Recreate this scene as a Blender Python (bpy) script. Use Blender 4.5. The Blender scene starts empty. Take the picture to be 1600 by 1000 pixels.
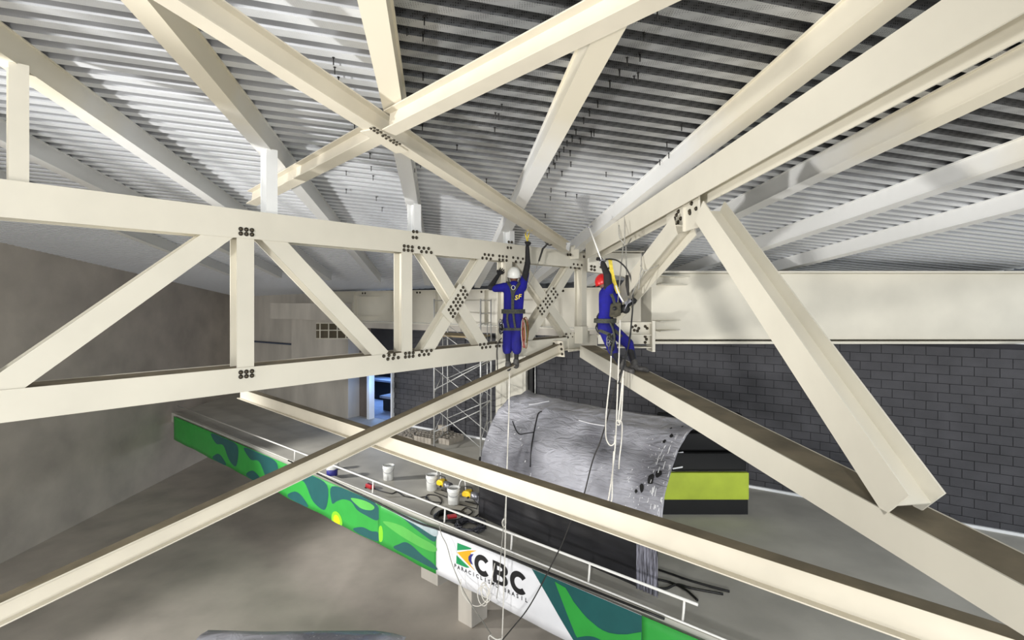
import bpy, bmesh, math, random
from mathutils import Vector as V, Matrix as M

# ------------------------------------------------------------------ camera, world, lamps, exposure
scn = bpy.context.scene
COL = scn.collection
F, CX, HZ = 800.0, 800.0, 470.0          # focal length in px, principal column, horizon row (1600x1000 frame)
cam_d = bpy.data.cameras.new('camera')
cam = bpy.data.objects.new('camera', cam_d); COL.objects.link(cam)
cam.location = (0, 0, 0); cam.rotation_euler = (math.pi/2, 0, 0)
cam_d.sensor_width = 36; cam_d.lens = 36*F/1600
cam_d.shift_y = (HZ-500)/1600
cam_d.clip_start = 0.05; cam_d.clip_end = 300
scn.camera = cam

wd = bpy.data.worlds.new('hall_air'); scn.world = wd; wd.use_nodes = True
bgn = wd.node_tree.nodes['Background']
bgn.inputs[0].default_value = (0.86, 0.93, 1.0, 1); bgn.inputs[1].default_value = 1.4

def lamp(name, typ, loc, target, power, size=0.5, col=(1, 1, 1), size_y=None):
    d = bpy.data.lights.new(name, typ); d.energy = power; d.color = col
    if typ == 'AREA':
        d.size = size
        if size_y: d.shape = 'RECTANGLE'; d.size_y = size_y
    else: d.shadow_soft_size = size
    o = bpy.data.objects.new(name, d); COL.objects.link(o); o.location = loc
    o.rotation_euler = (V(target)-V(loc)).to_track_quat('-Z', 'Y').to_euler()
    return o
# site floodlights out of view: a strong one far back in the hall, one low on the left, one on the ground at the right, plus added fill spots
lamp('floodlight_hall', 'POINT', (-5.5, -18.0, 1.3), (0, 9, 0), 13200, 0.6, (1, .985, .96))
def flood(name, loc, target, power, cone, col=(1, .985, .955), size=.3):
    o = lamp(name, 'SPOT', loc, target, power, size, col); o.data.spot_size = math.radians(cone); o.data.spot_blend = .6; return o
flood('floodlight_up_left', (-9.0, 1.0, -3.6), (.6, 8.0, 2.6), 3900, 58)
flood('added_fill_mezzanine', (-13.4, 11.5, -.2), (-1.5, 16.0, -4.8), 4200, 52)  # added fill with no known lamp, brightens the slab
flood('added_fill_low', (-12.5, 5.0, -4.6), (-3.0, 12.5, -8.0), 3400, 56)  # added fill with no known lamp, brightens the lower floor
lamp('floodlight_ground', 'POINT', (-2.0, -5.0, -5.0), (0, 9, 0), 650, 0.35, (1, .985, .955))
lamp('floodlight_ground_right', 'POINT', (6.0, -3.0, -5.0), (0, 9, 0), 480, 0.35, (1, .985, .955))
scn.view_settings.view_transform = 'Standard'
scn.view_settings.look = 'None'
scn.view_settings.exposure = 0.0
scn.view_settings.gamma = 1.0
scn.view_settings.use_curve_mapping = False
random.seed(4)

# ------------------------------------------------------------------ reading positions
def ray(u, v): return V(((u-CX)/F, 1.0, (HZ-v)/F))
def atY(u, v, Y): return ray(u, v)*Y
def onz(u, v, z): r = ray(u, v); return r*(z/r.z)
def hit(u, v, p, n): r = ray(u, v); return r*(V(p).dot(V(n))/r.dot(V(n)))
Z_ROOF = lambda x, y, c: c-.05*x-.115*y                 # the roof falls away from the camera
def onroof(u, v, c):                                    # point on the plane z = c-.05x-.115y
    r = ray(u, v); return r*(c/(r.z+.05*r.x+.115))
ROOFN = V((.05, .115, 1)).normalized()
DECK, PURL, BRACE = 2.579, 2.329, 2.215

# ------------------------------------------------------------------ mesh building
class MB:
    def __init__(s): s.v = []; s.f = []; s.mi = []; s.cur = 0; s.sm = []; s.smooth = False
    def add(s, vs, fs):
        o = len(s.v); s.v += [V(p) for p in vs]
        for f in fs: s.f.append([i+o for i in f]); s.mi.append(s.cur); s.sm.append(s.smooth)
    def frame(s, c, ax, ay, az):
        c = V(c); vs = []
        for k in (-1, 1):
            for a, b in ((-1, -1), (1, -1), (1, 1), (-1, 1)): vs.append(c+V(ax)*a+V(ay)*b+V(az)*k)
        s.add(vs, [(3, 2, 1, 0), (4, 5, 6, 7), (0, 1, 5, 4), (1, 2, 6, 5), (2, 3, 7, 6), (3, 0, 4, 7)]); return s
    def box(s, lo, hi):
        lo, hi = V(lo), V(hi); c = (lo+hi)/2; h = (hi-lo)/2
        return s.frame(c, (h.x, 0, 0), (0, h.y, 0), (0, 0, h.z))
    def prism(s, prof, p0, p1, ex, ey):               # extrude 2D profile (x along ex, y along ey) from p0 to p1
        p0, p1, ex, ey = V(p0), V(p1), V(ex), V(ey); n = len(prof)
        vs = [p0+ex*a+ey*b for a, b in prof]+[p1+ex*a+ey*b for a, b in prof]
        fs = [(i, (i+1) % n, n+(i+1) % n, n+i) for i in range(n)]
        s.add(vs, fs+[tuple(range(n-1, -1, -1)), tuple(range(n, 2*n))]); return s
    def ibeam(s, p0, p1, nrm, depth, width, tf=.014, tw=.01):     # nrm: flange normal
        p0, p1 = V(p0), V(p1); a = (p1-p0).normalized(); n = V(nrm); n = (n-a*n.dot(a)).normalized(); b = a.cross(n)
        d, w, t = depth/2, width/2, tw/2
        prof = [(-w, -d), (w, -d), (w, -d+tf), (t, -d+tf), (t, d-tf), (w, d-tf), (w, d), (-w, d), (-w, d-tf), (-t, d-tf), (-t, -d+tf), (-w, -d+tf)]
        return s.prism(prof, p0, p1, b, n)
    def tube(s, pts, r, seg=6, closed=False, cap=True):
        pts = [V(p) for p in pts]; n = len(pts)
        if n < 2: return s
        vs = []; prev = None
        for i, p in enumerate(pts):
            if closed: t = pts[(i+1) % n]-pts[i-1]
            else: t = pts[min(i+1, n-1)]-pts[max(i-1, 0)]
            t = t.normalized() if t.length > 1e-9 else V((0, 0, 1))
            if prev is None:
                prev = t.orthogonal().normalized()
            e = prev-t*prev.dot(t); e = e.normalized() if e.length > 1e-6 else t.orthogonal().normalized(); prev = e
            g = t.cross(e); rr = r[i] if isinstance(r, (list, tuple)) else r
            for k in range(seg):
                an = 2*math.pi*k/seg; vs.append(p+(e*math.cos(an)+g*math.sin(an))*rr)
        fs = []
        for i in range(n if closed else n-1):
            j = (i+1) % n
            for k in range(seg): fs.append((i*seg+k, i*seg+(k+1) % seg, j*seg+(k+1) % seg, j*seg+k))
        if cap and not closed: fs += [tuple(range(seg-1, -1, -1)), tuple((n-1)*seg+k for k in range(seg))]
        sv = s.smooth; s.smooth = seg > 5; s.add(vs, fs); s.smooth = sv; return s
    def lathe(s, prof, c, seg=24, axis=(0, 0, 1), cap=False):
        c = V(c); az = V(axis).normalized(); ax = az.orthogonal().normalized(); ay = az.cross(ax); n = len(prof); vs = []
        for k in range(seg):
            an = 2*math.pi*k/seg; d = ax*math.cos(an)+ay*math.sin(an)
            for r, h in prof: vs.append(c+d*r+az*h)
        fs = []
        for k in range(seg):
            j = (k+1) % seg
            for i in range(n-1): fs.append((k*n+i, j*n+i, j*n+i+1, k*n+i+1))
        sv = s.smooth; s.smooth = True; s.add(vs, fs); s.smooth = False
        if cap: s.add([], []); o = 0; base = len(s.v)-len(vs); s.f.append([base+k*n for k in range(seg)][::-1]); s.mi.append(s.cur); s.sm.append(False); s.f.append([base+k*n+n-1 for k in range(seg)]); s.mi.append(s.cur); s.sm.append(False)
        s.smooth = sv; return s
    def grid(s, fn, nu, nv):
        vs = [fn(i/nu, j/nv) for j in range(nv+1) for i in range(nu+1)]
        fs = [(j*(nu+1)+i, j*(nu+1)+i+1, (j+1)*(nu+1)+i+1, (j+1)*(nu+1)+i) for j in range(nv) for i in range(nu)]
        sv = s.smooth; s.smooth = True; s.add(vs, fs); s.smooth = sv; return s
    def mesh(s, name, mats, off=V((0, 0, 0))):
        me = bpy.data.meshes.new(name); me.from_pydata([tuple(p-off) for p in s.v], [], s.f)
        for m in (mats if isinstance(mats, (list, tuple)) else [mats]): me.materials.append(m)
        me.polygons.foreach_set('material_index', s.mi); me.polygons.foreach_set('use_smooth', s.sm); me.update(); return me

def tag(o, label=None, cat=None, group=None, kind=None):
    if label: o['label'] = label
    if cat: o['category'] = cat
    if group: o['group'] = group
    if kind: o['kind'] = kind
    return o
def thing(name, loc, label=None, cat=None, group=None, kind=None):
    o = bpy.data.objects.new(name, None); COL.objects.link(o); o.location = loc; o.empty_display_size = .1
    return tag(o, label, cat, group, kind)
WORLDPOS = {}
def wloc(o): return WORLDPOS.get(o.name, None) if o.name in WORLDPOS else V(o.location)
def put(name, mb, mats, parent=None, bev=0, **kw):
    """one mesh object from world-space geometry; origin at the bottom centre of its bounds"""
    if parent is not None: off = wloc(parent)
    else:
        lo = [min(p[i] for p in mb.v) for i in range(3)]; hi = [max(p[i] for p in mb.v) for i in range(3)]
        off = V(((lo[0]+hi[0])/2, (lo[1]+hi[1])/2, lo[2]))
    o = bpy.data.objects.new(name, mb.mesh(name, mats, off)); COL.objects.link(o)
    if parent is not None: o.parent = parent; WORLDPOS[o.name] = off
    else: o.location = off; WORLDPOS[o.name] = off
    if bev:
        m = o.modifiers.new('bevel', 'BEVEL'); m.width = bev; m.segments = 2; m.limit_method = 'ANGLE'
    return tag(o, **kw)
def inst(name, me, mat4, parent):
    """a copy that shares mesh data, placed with a world matrix under a parent"""
    o = bpy.data.objects.new(name, me); COL.objects.link(o); o.parent = parent
    o.matrix_basis = M.Translation(-wloc(parent)) @ mat4
    return o
def basis(p, x, y, z):
    m = M.Identity(4)
    for i in range(3): m[i][0] = x[i]; m[i][1] = y[i]; m[i][2] = z[i]; m[i][3] = p[i]
    return m

# ------------------------------------------------------------------ materials
def srgb(r, g, b):
    f = lambda c: (c/255/12.92) if c/255 <= .04045 else ((c/255+.055)/1.055)**2.4
    return (f(r), f(g), f(b), 1)
def mat(name, c, rough=.5, metal=0., var=.06, scale=3., bump=0., bscale=40., c2=None, spec=.5, detail=4., stretch=None):
    m = bpy.data.materials.new(name); m.use_nodes = True; nt = m.node_tree; N = nt.nodes; L = nt.links
    b = N['Principled BSDF']; b.inputs['Roughness'].default_value = rough; b.inputs['Metallic'].default_value = metal
    b.inputs['Specular IOR Level'].default_value = spec
    geo = N.new('ShaderNodeNewGeometry'); src = geo.outputs['Position']
    if stretch:
        mp = N.new('ShaderNodeMapping'); mp.inputs['Scale'].default_value = stretch; L.new(src, mp.inputs['Vector']); src = mp.outputs['Vector']
    nz = N.new('ShaderNodeTexNoise'); nz.inputs['Scale'].default_value = scale; nz.inputs['Detail'].default_value = detail; L.new(src, nz.inputs['Vector'])
    rp = N.new('ShaderNodeValToRGB'); rp.color_ramp.elements[0].position = .3; rp.color_ramp.elements[1].position = .7
    lo = tuple(max(0, x*(1-var*2)) for x in c[:3])+(1,); hi = tuple(min(1, x*(1+var)) for x in c[:3])+(1,)
    rp.color_ramp.elements[0].color = c2 or lo; rp.color_ramp.elements[1].color = hi
    L.new(nz.outputs['Fac'], rp.inputs['Fac']); L.new(rp.outputs['Color'], b.inputs['Base Color'])
    if bump:
        n2 = N.new('ShaderNodeTexNoise'); n2.inputs['Scale'].default_value = bscale; n2.inputs['Detail'].default_value = 3; L.new(src, n2.inputs['Vector'])
        bp = N.new('ShaderNodeBump'); bp.inputs['Strength'].default_value = bump; bp.inputs['Distance'].default_value = .01
        L.new(n2.outputs['Fac'], bp.inputs['Height']); L.new(bp.outputs['Normal'], b.inputs['Normal'])
    return m
def emis(name, c, s):
    m = bpy.data.materials.new(name); m.use_nodes = True; nt = m.node_tree
    e = nt.nodes.new('ShaderNodeEmission'); e.inputs[0].default_value = c; e.inputs[1].default_value = s
    nt.links.new(e.outputs[0], nt.nodes['Material Output'].inputs[0]); return m

CREAM = mat('cream_paint', srgb(214, 209, 194), .45, var=.035, scale=1.3, bump=.05, bscale=18)
CREAM2 = mat('cream_paint_brace', srgb(212, 205, 188), .45, var=.04, scale=2)
SHADE_DUST = mat('shaded_dusty_top', srgb(128, 118, 98), .85, var=.2, scale=2.5, detail=7)  # brown paints the shade of unlit beam tops, plus dust on the right truss
WHITEP = mat('fresh_white_paint', srgb(232, 233, 232), .45, var=.03, scale=2)
BOLT = mat('bolt_steel', srgb(84, 76, 60), .5, .4, var=.15, scale=40)
BOLTD = mat('bolt_washer', srgb(40, 35, 26), .6, .2, var=.1)
CONC = mat('slab_concrete', srgb(192, 189, 180), .75, var=.10, scale=.9, bump=.12, bscale=9, detail=7)
CONC2 = mat('lower_concrete', srgb(182, 174, 164), .75, var=.11, scale=.8, bump=.1, bscale=6, detail=8)
CONCW = mat('cast_concrete', srgb(196, 190, 180), .8, var=.09, scale=1.6, bump=.15, bscale=7, detail=6, stretch=(1, 1, .25))
BLOCKM = mat('charcoal_block', srgb(68, 68, 72), .8, var=.10, scale=2.2, bump=.3, bscale=60)
MORTAR = mat('charcoal_joint', srgb(46, 46, 50), .9, var=.08)
PILE = mat('raw_block', srgb(176, 168, 156), .85, var=.1, scale=6, bump=.3, bscale=60)
TUBEM = mat('galvanised_tube', srgb(205, 205, 202), .35, .35, var=.08, scale=5)
DARKM = mat('black_rubber', srgb(24, 24, 25), .55, var=.2, scale=20)
BLACKC = mat('black_cable', srgb(20, 20, 20), .45, var=.2, scale=9)
ROPEW = mat('white_rope', srgb(226, 222, 212), .8, var=.08, scale=60)
ROPEG = mat('grey_rope', srgb(160, 158, 150), .8, var=.12, scale=60)
ROPEK = mat('dark_rope', srgb(50, 48, 46), .8, var=.15, scale=60)
PAIL = mat('white_pail', srgb(232, 232, 228), .35, var=.03, scale=5)
PAINT = mat('pail_paint', srgb(190, 190, 190), .3, var=.05)
YELLOW = mat('yellow_cover', srgb(236, 196, 24), .4, var=.05)
STRAPY = mat('yellow_webbing', srgb(228, 205, 70), .7, var=.1, scale=30)
GREYM = mat('grey_metal', srgb(140, 140, 146), .35, .6, var=.15, scale=15)
RED = mat('red_plastic', srgb(206, 60, 66), .4, var=.06)
RAILM = mat('white_rail', srgb(236, 234, 228), .4, var=.03)
BLUE = mat('blue_shirt', srgb(9, 6, 128), .85, var=.14, scale=7, bump=.4, bscale=16)
BLUET = mat('blue_trousers', srgb(12, 9, 110), .85, var=.16, scale=8, bump=.4, bscale=14)
NAVY = mat('navy_shin', srgb(36, 38, 62), .8, var=.15, scale=12)
SLEEVE = mat('black_sleeve', srgb(26, 25, 27), .8, var=.2, scale=14)
SKIN = mat('skin', srgb(112, 76, 56), .6, var=.06)
BOOT = mat('dusty_boot', srgb(74, 72, 70), .8, var=.25, scale=25)
WEB = mat('harness_webbing', srgb(62, 64, 56), .8, var=.2, scale=40)
HELW = mat('white_helmet', srgb(232, 232, 226), .3, var=.06, scale=14)
HELR = mat('red_helmet', srgb(196, 34, 34), .3, var=.08, scale=14)
LIME = mat('lime_board', srgb(178, 196, 60), .5, var=.06)
BAN_G = mat('print_green', srgb(52, 160, 66), .45, var=.04)
BAN_LG = mat('print_light_green', srgb(92, 182, 82), .45, var=.04)
BAN_T = mat('print_teal', srgb(34, 90, 90), .45, var=.05)
BAN_Y = mat('print_yellow_lime', srgb(214, 234, 28), .45, var=.02)
BAN_YG = mat('print_lime', srgb(132, 214, 46), .45, var=.02)
BAN_W = mat('print_white', srgb(240, 240, 243), .45, var=.02)
BAN_K = mat('print_black', srgb(24, 23, 26), .45, var=.02)
BAN_O = mat('print_gold', srgb(234, 178, 30), .45, var=.02)
BAN_B = mat('print_blue', srgb(44, 44, 128), .45, var=.02)
BAN_E = mat('print_emerald', srgb(22, 150, 90), .45, var=.02)
HAZEP = mat('clear_film', srgb(178, 192, 196), .25, var=.1, scale=6)
VOID = mat('black_panel', srgb(16, 16, 17), .7, var=.1)
WHITE = mat('white_trim', srgb(238, 240, 242), .5, var=.02)

# galvanised deck: bare zinc near the camera, freshly sprayed white further off and in the left bay
def deck_mat(name, za, zb, pc, lo):
    m = bpy.data.materials.new(name); m.use_nodes = True; nt = m.node_tree; N = nt.nodes; L = nt.links
    b = N['Principled BSDF']
    geo = N.new('ShaderNodeNewGeometry'); sp = N.new('ShaderNodeSeparateXYZ'); L.new(geo.outputs['Position'], sp.inputs[0])
    def math_(op, a, c, d=None):
        n = N.new('ShaderNodeMath'); n.operation = op
        for i, x in enumerate((a, c, d)):
            if x is None: continue
            if isinstance(x, (int, float)): n.inputs[i].default_value = x
            else: L.new(x, n.inputs[i])
        return n.outputs[0]
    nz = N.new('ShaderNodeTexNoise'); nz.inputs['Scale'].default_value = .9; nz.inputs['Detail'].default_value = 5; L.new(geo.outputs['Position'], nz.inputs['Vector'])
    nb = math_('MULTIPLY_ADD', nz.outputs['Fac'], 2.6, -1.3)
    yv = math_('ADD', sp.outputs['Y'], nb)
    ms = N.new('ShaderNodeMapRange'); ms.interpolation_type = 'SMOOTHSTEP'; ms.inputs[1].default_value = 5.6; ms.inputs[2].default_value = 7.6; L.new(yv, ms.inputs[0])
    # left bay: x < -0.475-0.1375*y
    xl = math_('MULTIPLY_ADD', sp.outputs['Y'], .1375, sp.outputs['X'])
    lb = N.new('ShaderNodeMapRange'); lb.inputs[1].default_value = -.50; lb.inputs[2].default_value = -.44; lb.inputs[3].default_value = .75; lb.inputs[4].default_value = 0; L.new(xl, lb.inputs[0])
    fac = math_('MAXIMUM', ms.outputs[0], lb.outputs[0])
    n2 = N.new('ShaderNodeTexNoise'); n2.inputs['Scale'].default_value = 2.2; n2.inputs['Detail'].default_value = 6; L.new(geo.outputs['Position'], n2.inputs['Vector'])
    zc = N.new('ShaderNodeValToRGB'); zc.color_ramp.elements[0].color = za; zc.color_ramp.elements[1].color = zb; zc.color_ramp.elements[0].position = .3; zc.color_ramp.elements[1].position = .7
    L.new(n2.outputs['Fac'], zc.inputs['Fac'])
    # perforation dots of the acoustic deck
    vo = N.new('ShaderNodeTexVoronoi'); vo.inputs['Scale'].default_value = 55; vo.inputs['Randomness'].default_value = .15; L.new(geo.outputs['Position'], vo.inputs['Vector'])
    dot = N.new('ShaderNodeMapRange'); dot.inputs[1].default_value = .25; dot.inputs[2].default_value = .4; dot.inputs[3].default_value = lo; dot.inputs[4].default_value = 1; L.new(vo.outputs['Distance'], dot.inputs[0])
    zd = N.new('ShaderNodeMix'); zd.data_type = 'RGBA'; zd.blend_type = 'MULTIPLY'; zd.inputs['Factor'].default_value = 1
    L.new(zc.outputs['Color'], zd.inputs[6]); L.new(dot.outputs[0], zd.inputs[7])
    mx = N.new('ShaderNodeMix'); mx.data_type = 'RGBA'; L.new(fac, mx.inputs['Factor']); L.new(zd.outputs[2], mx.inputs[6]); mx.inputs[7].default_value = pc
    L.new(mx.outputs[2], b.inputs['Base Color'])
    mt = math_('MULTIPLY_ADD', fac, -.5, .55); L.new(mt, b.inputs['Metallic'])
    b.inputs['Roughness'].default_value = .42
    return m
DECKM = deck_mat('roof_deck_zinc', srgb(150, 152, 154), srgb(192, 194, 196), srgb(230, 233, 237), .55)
DECKW = deck_mat('roof_deck_perforated_shaded_web', srgb(72, 73, 74), srgb(98, 99, 100), srgb(176, 178, 182), .3)  # recess faces coloured darker to carry their shade, with denser perforation
def purlin_mat():                                       # cream near, white overspray further off
    m = bpy.data.materials.new('purlin_paint'); m.use_nodes = True; nt = m.node_tree; N = nt.nodes; L = nt.links; b = N['Principled BSDF']
    geo = N.new('ShaderNodeNewGeometry'); sp = N.new('ShaderNodeSeparateXYZ'); L.new(geo.outputs['Position'], sp.inputs[0])
    nz = N.new('ShaderNodeTexNoise'); nz.inputs['Scale'].default_value = 2; L.new(geo.outputs['Position'], nz.inputs['Vector'])
    a = N.new('ShaderNodeMath'); a.operation = 'MULTIPLY_ADD'; a.inputs[1].default_value = 1.2; L.new(nz.outputs['Fac'], a.inputs[0]); L.new(sp.outputs['Y'], a.inputs[2])
    r = N.new('ShaderNodeMapRange'); r.inputs[1].default_value = 5.4; r.inputs[2].default_value = 6.6; L.new(a.outputs[0], r.inputs[0])
    mx = N.new('ShaderNodeMix'); mx.data_type = 'RGBA'; L.new(r.outputs[0], mx.inputs['Factor']); mx.inputs[6].default_value = srgb(224, 217, 198); mx.inputs[7].default_value = srgb(228, 228, 226)
    L.new(mx.outputs[2], b.inputs['Base Color']); b.inputs['Roughness'].default_value = .45; return m
PURLM = purlin_mat()

# plastic film: pale grey paints in reflected deck and overspray; white paint drips
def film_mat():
    m = bpy.data.materials.new('painted_sheen_film'); m.use_nodes = True; nt = m.node_tree; N = nt.nodes; L = nt.links; b = N['Principled BSDF']
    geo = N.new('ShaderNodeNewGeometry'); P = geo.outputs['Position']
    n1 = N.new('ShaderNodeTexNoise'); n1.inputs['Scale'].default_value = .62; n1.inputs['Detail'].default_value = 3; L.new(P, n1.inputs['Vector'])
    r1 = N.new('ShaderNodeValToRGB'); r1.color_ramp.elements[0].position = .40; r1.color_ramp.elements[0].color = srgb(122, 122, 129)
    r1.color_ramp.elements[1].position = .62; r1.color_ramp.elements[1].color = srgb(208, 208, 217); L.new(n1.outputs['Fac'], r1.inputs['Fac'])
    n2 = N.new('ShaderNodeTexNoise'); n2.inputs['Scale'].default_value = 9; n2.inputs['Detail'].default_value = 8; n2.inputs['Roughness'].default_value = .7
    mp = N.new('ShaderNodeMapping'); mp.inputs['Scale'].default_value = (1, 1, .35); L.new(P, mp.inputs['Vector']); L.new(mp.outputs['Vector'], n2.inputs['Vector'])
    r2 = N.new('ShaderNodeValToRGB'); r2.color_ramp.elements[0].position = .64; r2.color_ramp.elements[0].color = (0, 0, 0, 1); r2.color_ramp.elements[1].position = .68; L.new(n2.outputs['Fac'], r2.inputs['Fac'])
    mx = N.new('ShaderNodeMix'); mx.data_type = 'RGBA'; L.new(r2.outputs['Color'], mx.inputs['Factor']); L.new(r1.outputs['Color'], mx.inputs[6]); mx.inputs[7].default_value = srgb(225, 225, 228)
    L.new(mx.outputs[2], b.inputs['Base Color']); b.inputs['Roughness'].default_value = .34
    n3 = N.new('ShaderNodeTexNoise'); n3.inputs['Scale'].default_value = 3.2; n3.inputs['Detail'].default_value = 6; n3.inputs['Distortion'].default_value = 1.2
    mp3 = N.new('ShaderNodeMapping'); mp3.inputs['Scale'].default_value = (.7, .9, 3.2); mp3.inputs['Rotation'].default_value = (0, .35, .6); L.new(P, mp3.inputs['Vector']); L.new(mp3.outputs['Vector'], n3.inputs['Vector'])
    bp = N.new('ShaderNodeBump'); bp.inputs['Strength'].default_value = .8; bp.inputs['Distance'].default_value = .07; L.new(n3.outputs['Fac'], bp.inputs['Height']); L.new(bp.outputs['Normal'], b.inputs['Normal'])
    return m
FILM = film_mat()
BLKFILM = mat('black_plastic_film', srgb(44, 44, 47), .3, var=.2, scale=1.6, bump=.5, bscale=2.5, stretch=(1, 1, 3))

# ------------------------------------------------------------------ bolts shared by all steelwork
_b = MB(); _b.cur = 1; _b.lathe([(0, 0), (.021, 0), (.021, .006), (0, .006)], (0, 0, 0), 10)
_b.cur = 0; _b.lathe([(0, .006), (.0125, .006), (.0125, .017), (0, .017)], (0, 0, 0), 6)
BOLTME = _b.mesh('bolt', [BOLT, BOLTD])
def bolt(p, n, parent, s=1.0):
    s *= 1.18
    n = V(n).normalized(); x = n.orthogonal().normalized(); y = n.cross(x)
    return inst('bolt', BOLTME, basis(V(p), x*s, y*s, n*s), parent)

# ------------------------------------------------------------------ ceiling: ribbed deck in sheets
PD = V((-.1375, 1, -.05*-.1375-.115)); RD = V((1, .19, -.05-.115*.19))
ceiling = thing('ceiling', (0, 8, Z_ROOF(0, 8, DECK)), kind='structure'); tag(ceiling, label='ribbed metal roof deck sloping away above the steelwork')
WALLY = lambda x: 17.14-.64*x
def deck_pt(s, q, h): p = V((0, 0, DECK))+PD*q+RD*s; return p-ROOFN*(h)*1.0
PITCH = .205; ribs = 5; ROW = PITCH*ribs
q0 = -3.2; row = 0
def deck_sheet(s0, s1, qa):
    mb = MB(); prof = []
    for k in range(ribs):
        b = qa+k*PITCH
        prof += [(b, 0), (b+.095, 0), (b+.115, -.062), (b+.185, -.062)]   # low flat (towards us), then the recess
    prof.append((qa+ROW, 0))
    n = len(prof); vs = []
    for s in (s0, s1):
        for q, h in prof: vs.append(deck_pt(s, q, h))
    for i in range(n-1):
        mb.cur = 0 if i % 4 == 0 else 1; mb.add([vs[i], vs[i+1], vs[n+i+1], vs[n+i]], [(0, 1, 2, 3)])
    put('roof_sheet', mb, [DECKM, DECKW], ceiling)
while q0 < 29:
    off = (row % 2)*1.3
    cuts = [-15, -8.2+off, -1.6+off, 4.6+off, 12.5]
    for a, b in zip(cuts[:-1], cuts[1:]):
        m0 = V((0, 0, 0))+PD*q0+RD*((a+b)/2)
        if all((V((0,0,0))+PD*q0+RD*s).y > WALLY((V((0,0,0))+PD*q0+RD*s).x)+.5 for s in (a, b)): continue
        deck_sheet(a, b, q0)
    q0 += ROW; row += 1
_f = MB(); _f.tube([(0, 0, 0), (0, 0, -.075)], .006, 6); _f.tube([(0, 0, -.004), (0, 0, -.012)], .014, 6)
FASTME = _f.mesh('fastener', BLACKC)
fast_px = [(521, 90), (523, 105), (529, 121), (534, 135), (550, 184), (554, 194), (557, 205), (636, 43), (661, 52), (663, 26), (661, 115), (658, 147), (789, 68), (774, 176), (784, 163), (779, 178), (773, 200), (714, 227), (690, 248), (660, 195), (658, 215), (657, 255), (1027, 16), (1006, 51), (1000, 84), (980, 90), (968, 109), (991, 119), (997, 114), (953, 127), (934, 158), (921, 172), (912, 184), (1065, 195), (900, 203), (924, 206), (928, 204), (894, 213), (907, 217), (886, 220), (881, 230), (891, 236), (874, 238), (870, 243), (865, 250), (892, 253), (867, 256), (947, 269), (988, 268), (1042, 223), (1045, 239), (1031, 250), (858, 263), (855, 271), (878, 268), (861, 294), (884, 301), (901, 304), (860, 307), (852, 335), (588, 308), (541, 296), (597, 325), (583, 275), (580, 260), (578, 240), (541, 267), (760, 280), (640, 240), (648, 262)]
for (u, v) in fast_px:
    p = onroof(u, v, DECK); inst('fastener', FASTME, M.Translation(p+V((0, 0, .01))), ceiling)

# ------------------------------------------------------------------ purlins
plab = {-4: 'cream roof purlin far out on the left side', -3: 'third roof purlin left of the bolted cross joint', -2: 'second roof purlin left of the bolted cross joint', -1: 'roof purlin next left of the bolted cross joint',
        0: 'roof purlin running above the bolted cross joint, turning white further off', 1: 'cream roof purlin above the middle, its underside brightly lit', 2: 'white painted roof purlin above the right truss',
        3: 'first roof purlin right of the right truss', 4: 'second roof purlin right of the right truss', 5: 'third roof purlin right of the right truss'}
def purlin_xy(k, Y): return -1.27+1.64*k-.1375*(Y-5.93)
for k in range(-4, 6):
    ya = -1.5
    yb = min(17, (WALLY(0)+.64*1.27-1.05*k-.6)/(1-.088))
    def P(Y): x = purlin_xy(k, Y); return V((x, Y, Z_ROOF(x, Y, PURL+.125)))
    p0, p1 = P(ya), P(yb)
    root = thing('roof_purlin', (p0+p1)/2, plab[k], 'beam', 'roof purlins')
    a = (p1-p0).normalized(); side = a.cross(ROOFN).normalized(); w = .095
    put('bottom_flange', MB().frame((p0+p1)/2-ROOFN*.119, side*w, a*((p1-p0).length/2), ROOFN*.006), PURLM, root)
    put('top_flange', MB().frame((p0+p1)/2+ROOFN*.119, side*w, a*((p1-p0).length/2), ROOFN*.006), PURLM, root)
    put('web', MB().frame((p0+p1)/2, side*.075, a*((p1-p0).length/2), ROOFN*.113), PURLM, root)

# ------------------------------------------------------------------ roof bracing under the purlins
def brace_pts(pa, pb):
    return onroof(*pa, BRACE), onroof(*pb, BRACE)
def brace(name, pa, pb, label, ext=(0, 0), depth=.20, width=.15, c=BRACE):
    p0, p1 = onroof(*pa, c), onroof(*pb, c); a = (p1-p0).normalized(); p0 = p0-a*ext[0]; p1 = p1+a*ext[1]
    root = thing(name, (p0+p1)/2, label, 'beam', 'roof bracing')
    side = a.cross(ROOFN).normalized(); h = (p1-p0).length/2; c_ = (p0+p1)/2
    put('bottom_flange', MB().frame(c_-ROOFN*(depth/2-.006), side*width/2, a*h, ROOFN*.006), CREAM2, root)
    put('top_flange', MB().frame(c_+ROOFN*(depth/2-.006), side*width/2, a*h, ROOFN*.006), CREAM2, root)
    put('web', MB().frame(c_, side*.006, a*h, ROOFN*(depth/2-.012)), CREAM2, root)
    return root, p0, p1, a, side
XC = (600, 193)
b2, _, _, b2a, b2s = brace('roof_brace', (519, 146), (884, 386), 'cream brace falling right to the truss node past the cross joint', (1.6, 0))
b1r, _, _, _, _ = brace('roof_brace', (609, 192), (1000, -8), 'cream brace rising from the cross joint to the top right corner', (0, 1.2))
b1l, _, _, _, _ = brace('roof_brace', (590, 205), (519, 243), 'short cream brace arm running left from the cross joint', (0, 2.6))
xc = onroof(603, 205, BRACE)
gp = xc-ROOFN*.108
put('splice_plate', MB().frame(gp, b2s*.078, b2a*.27, ROOFN*.006), CREAM2, b2)
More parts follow.
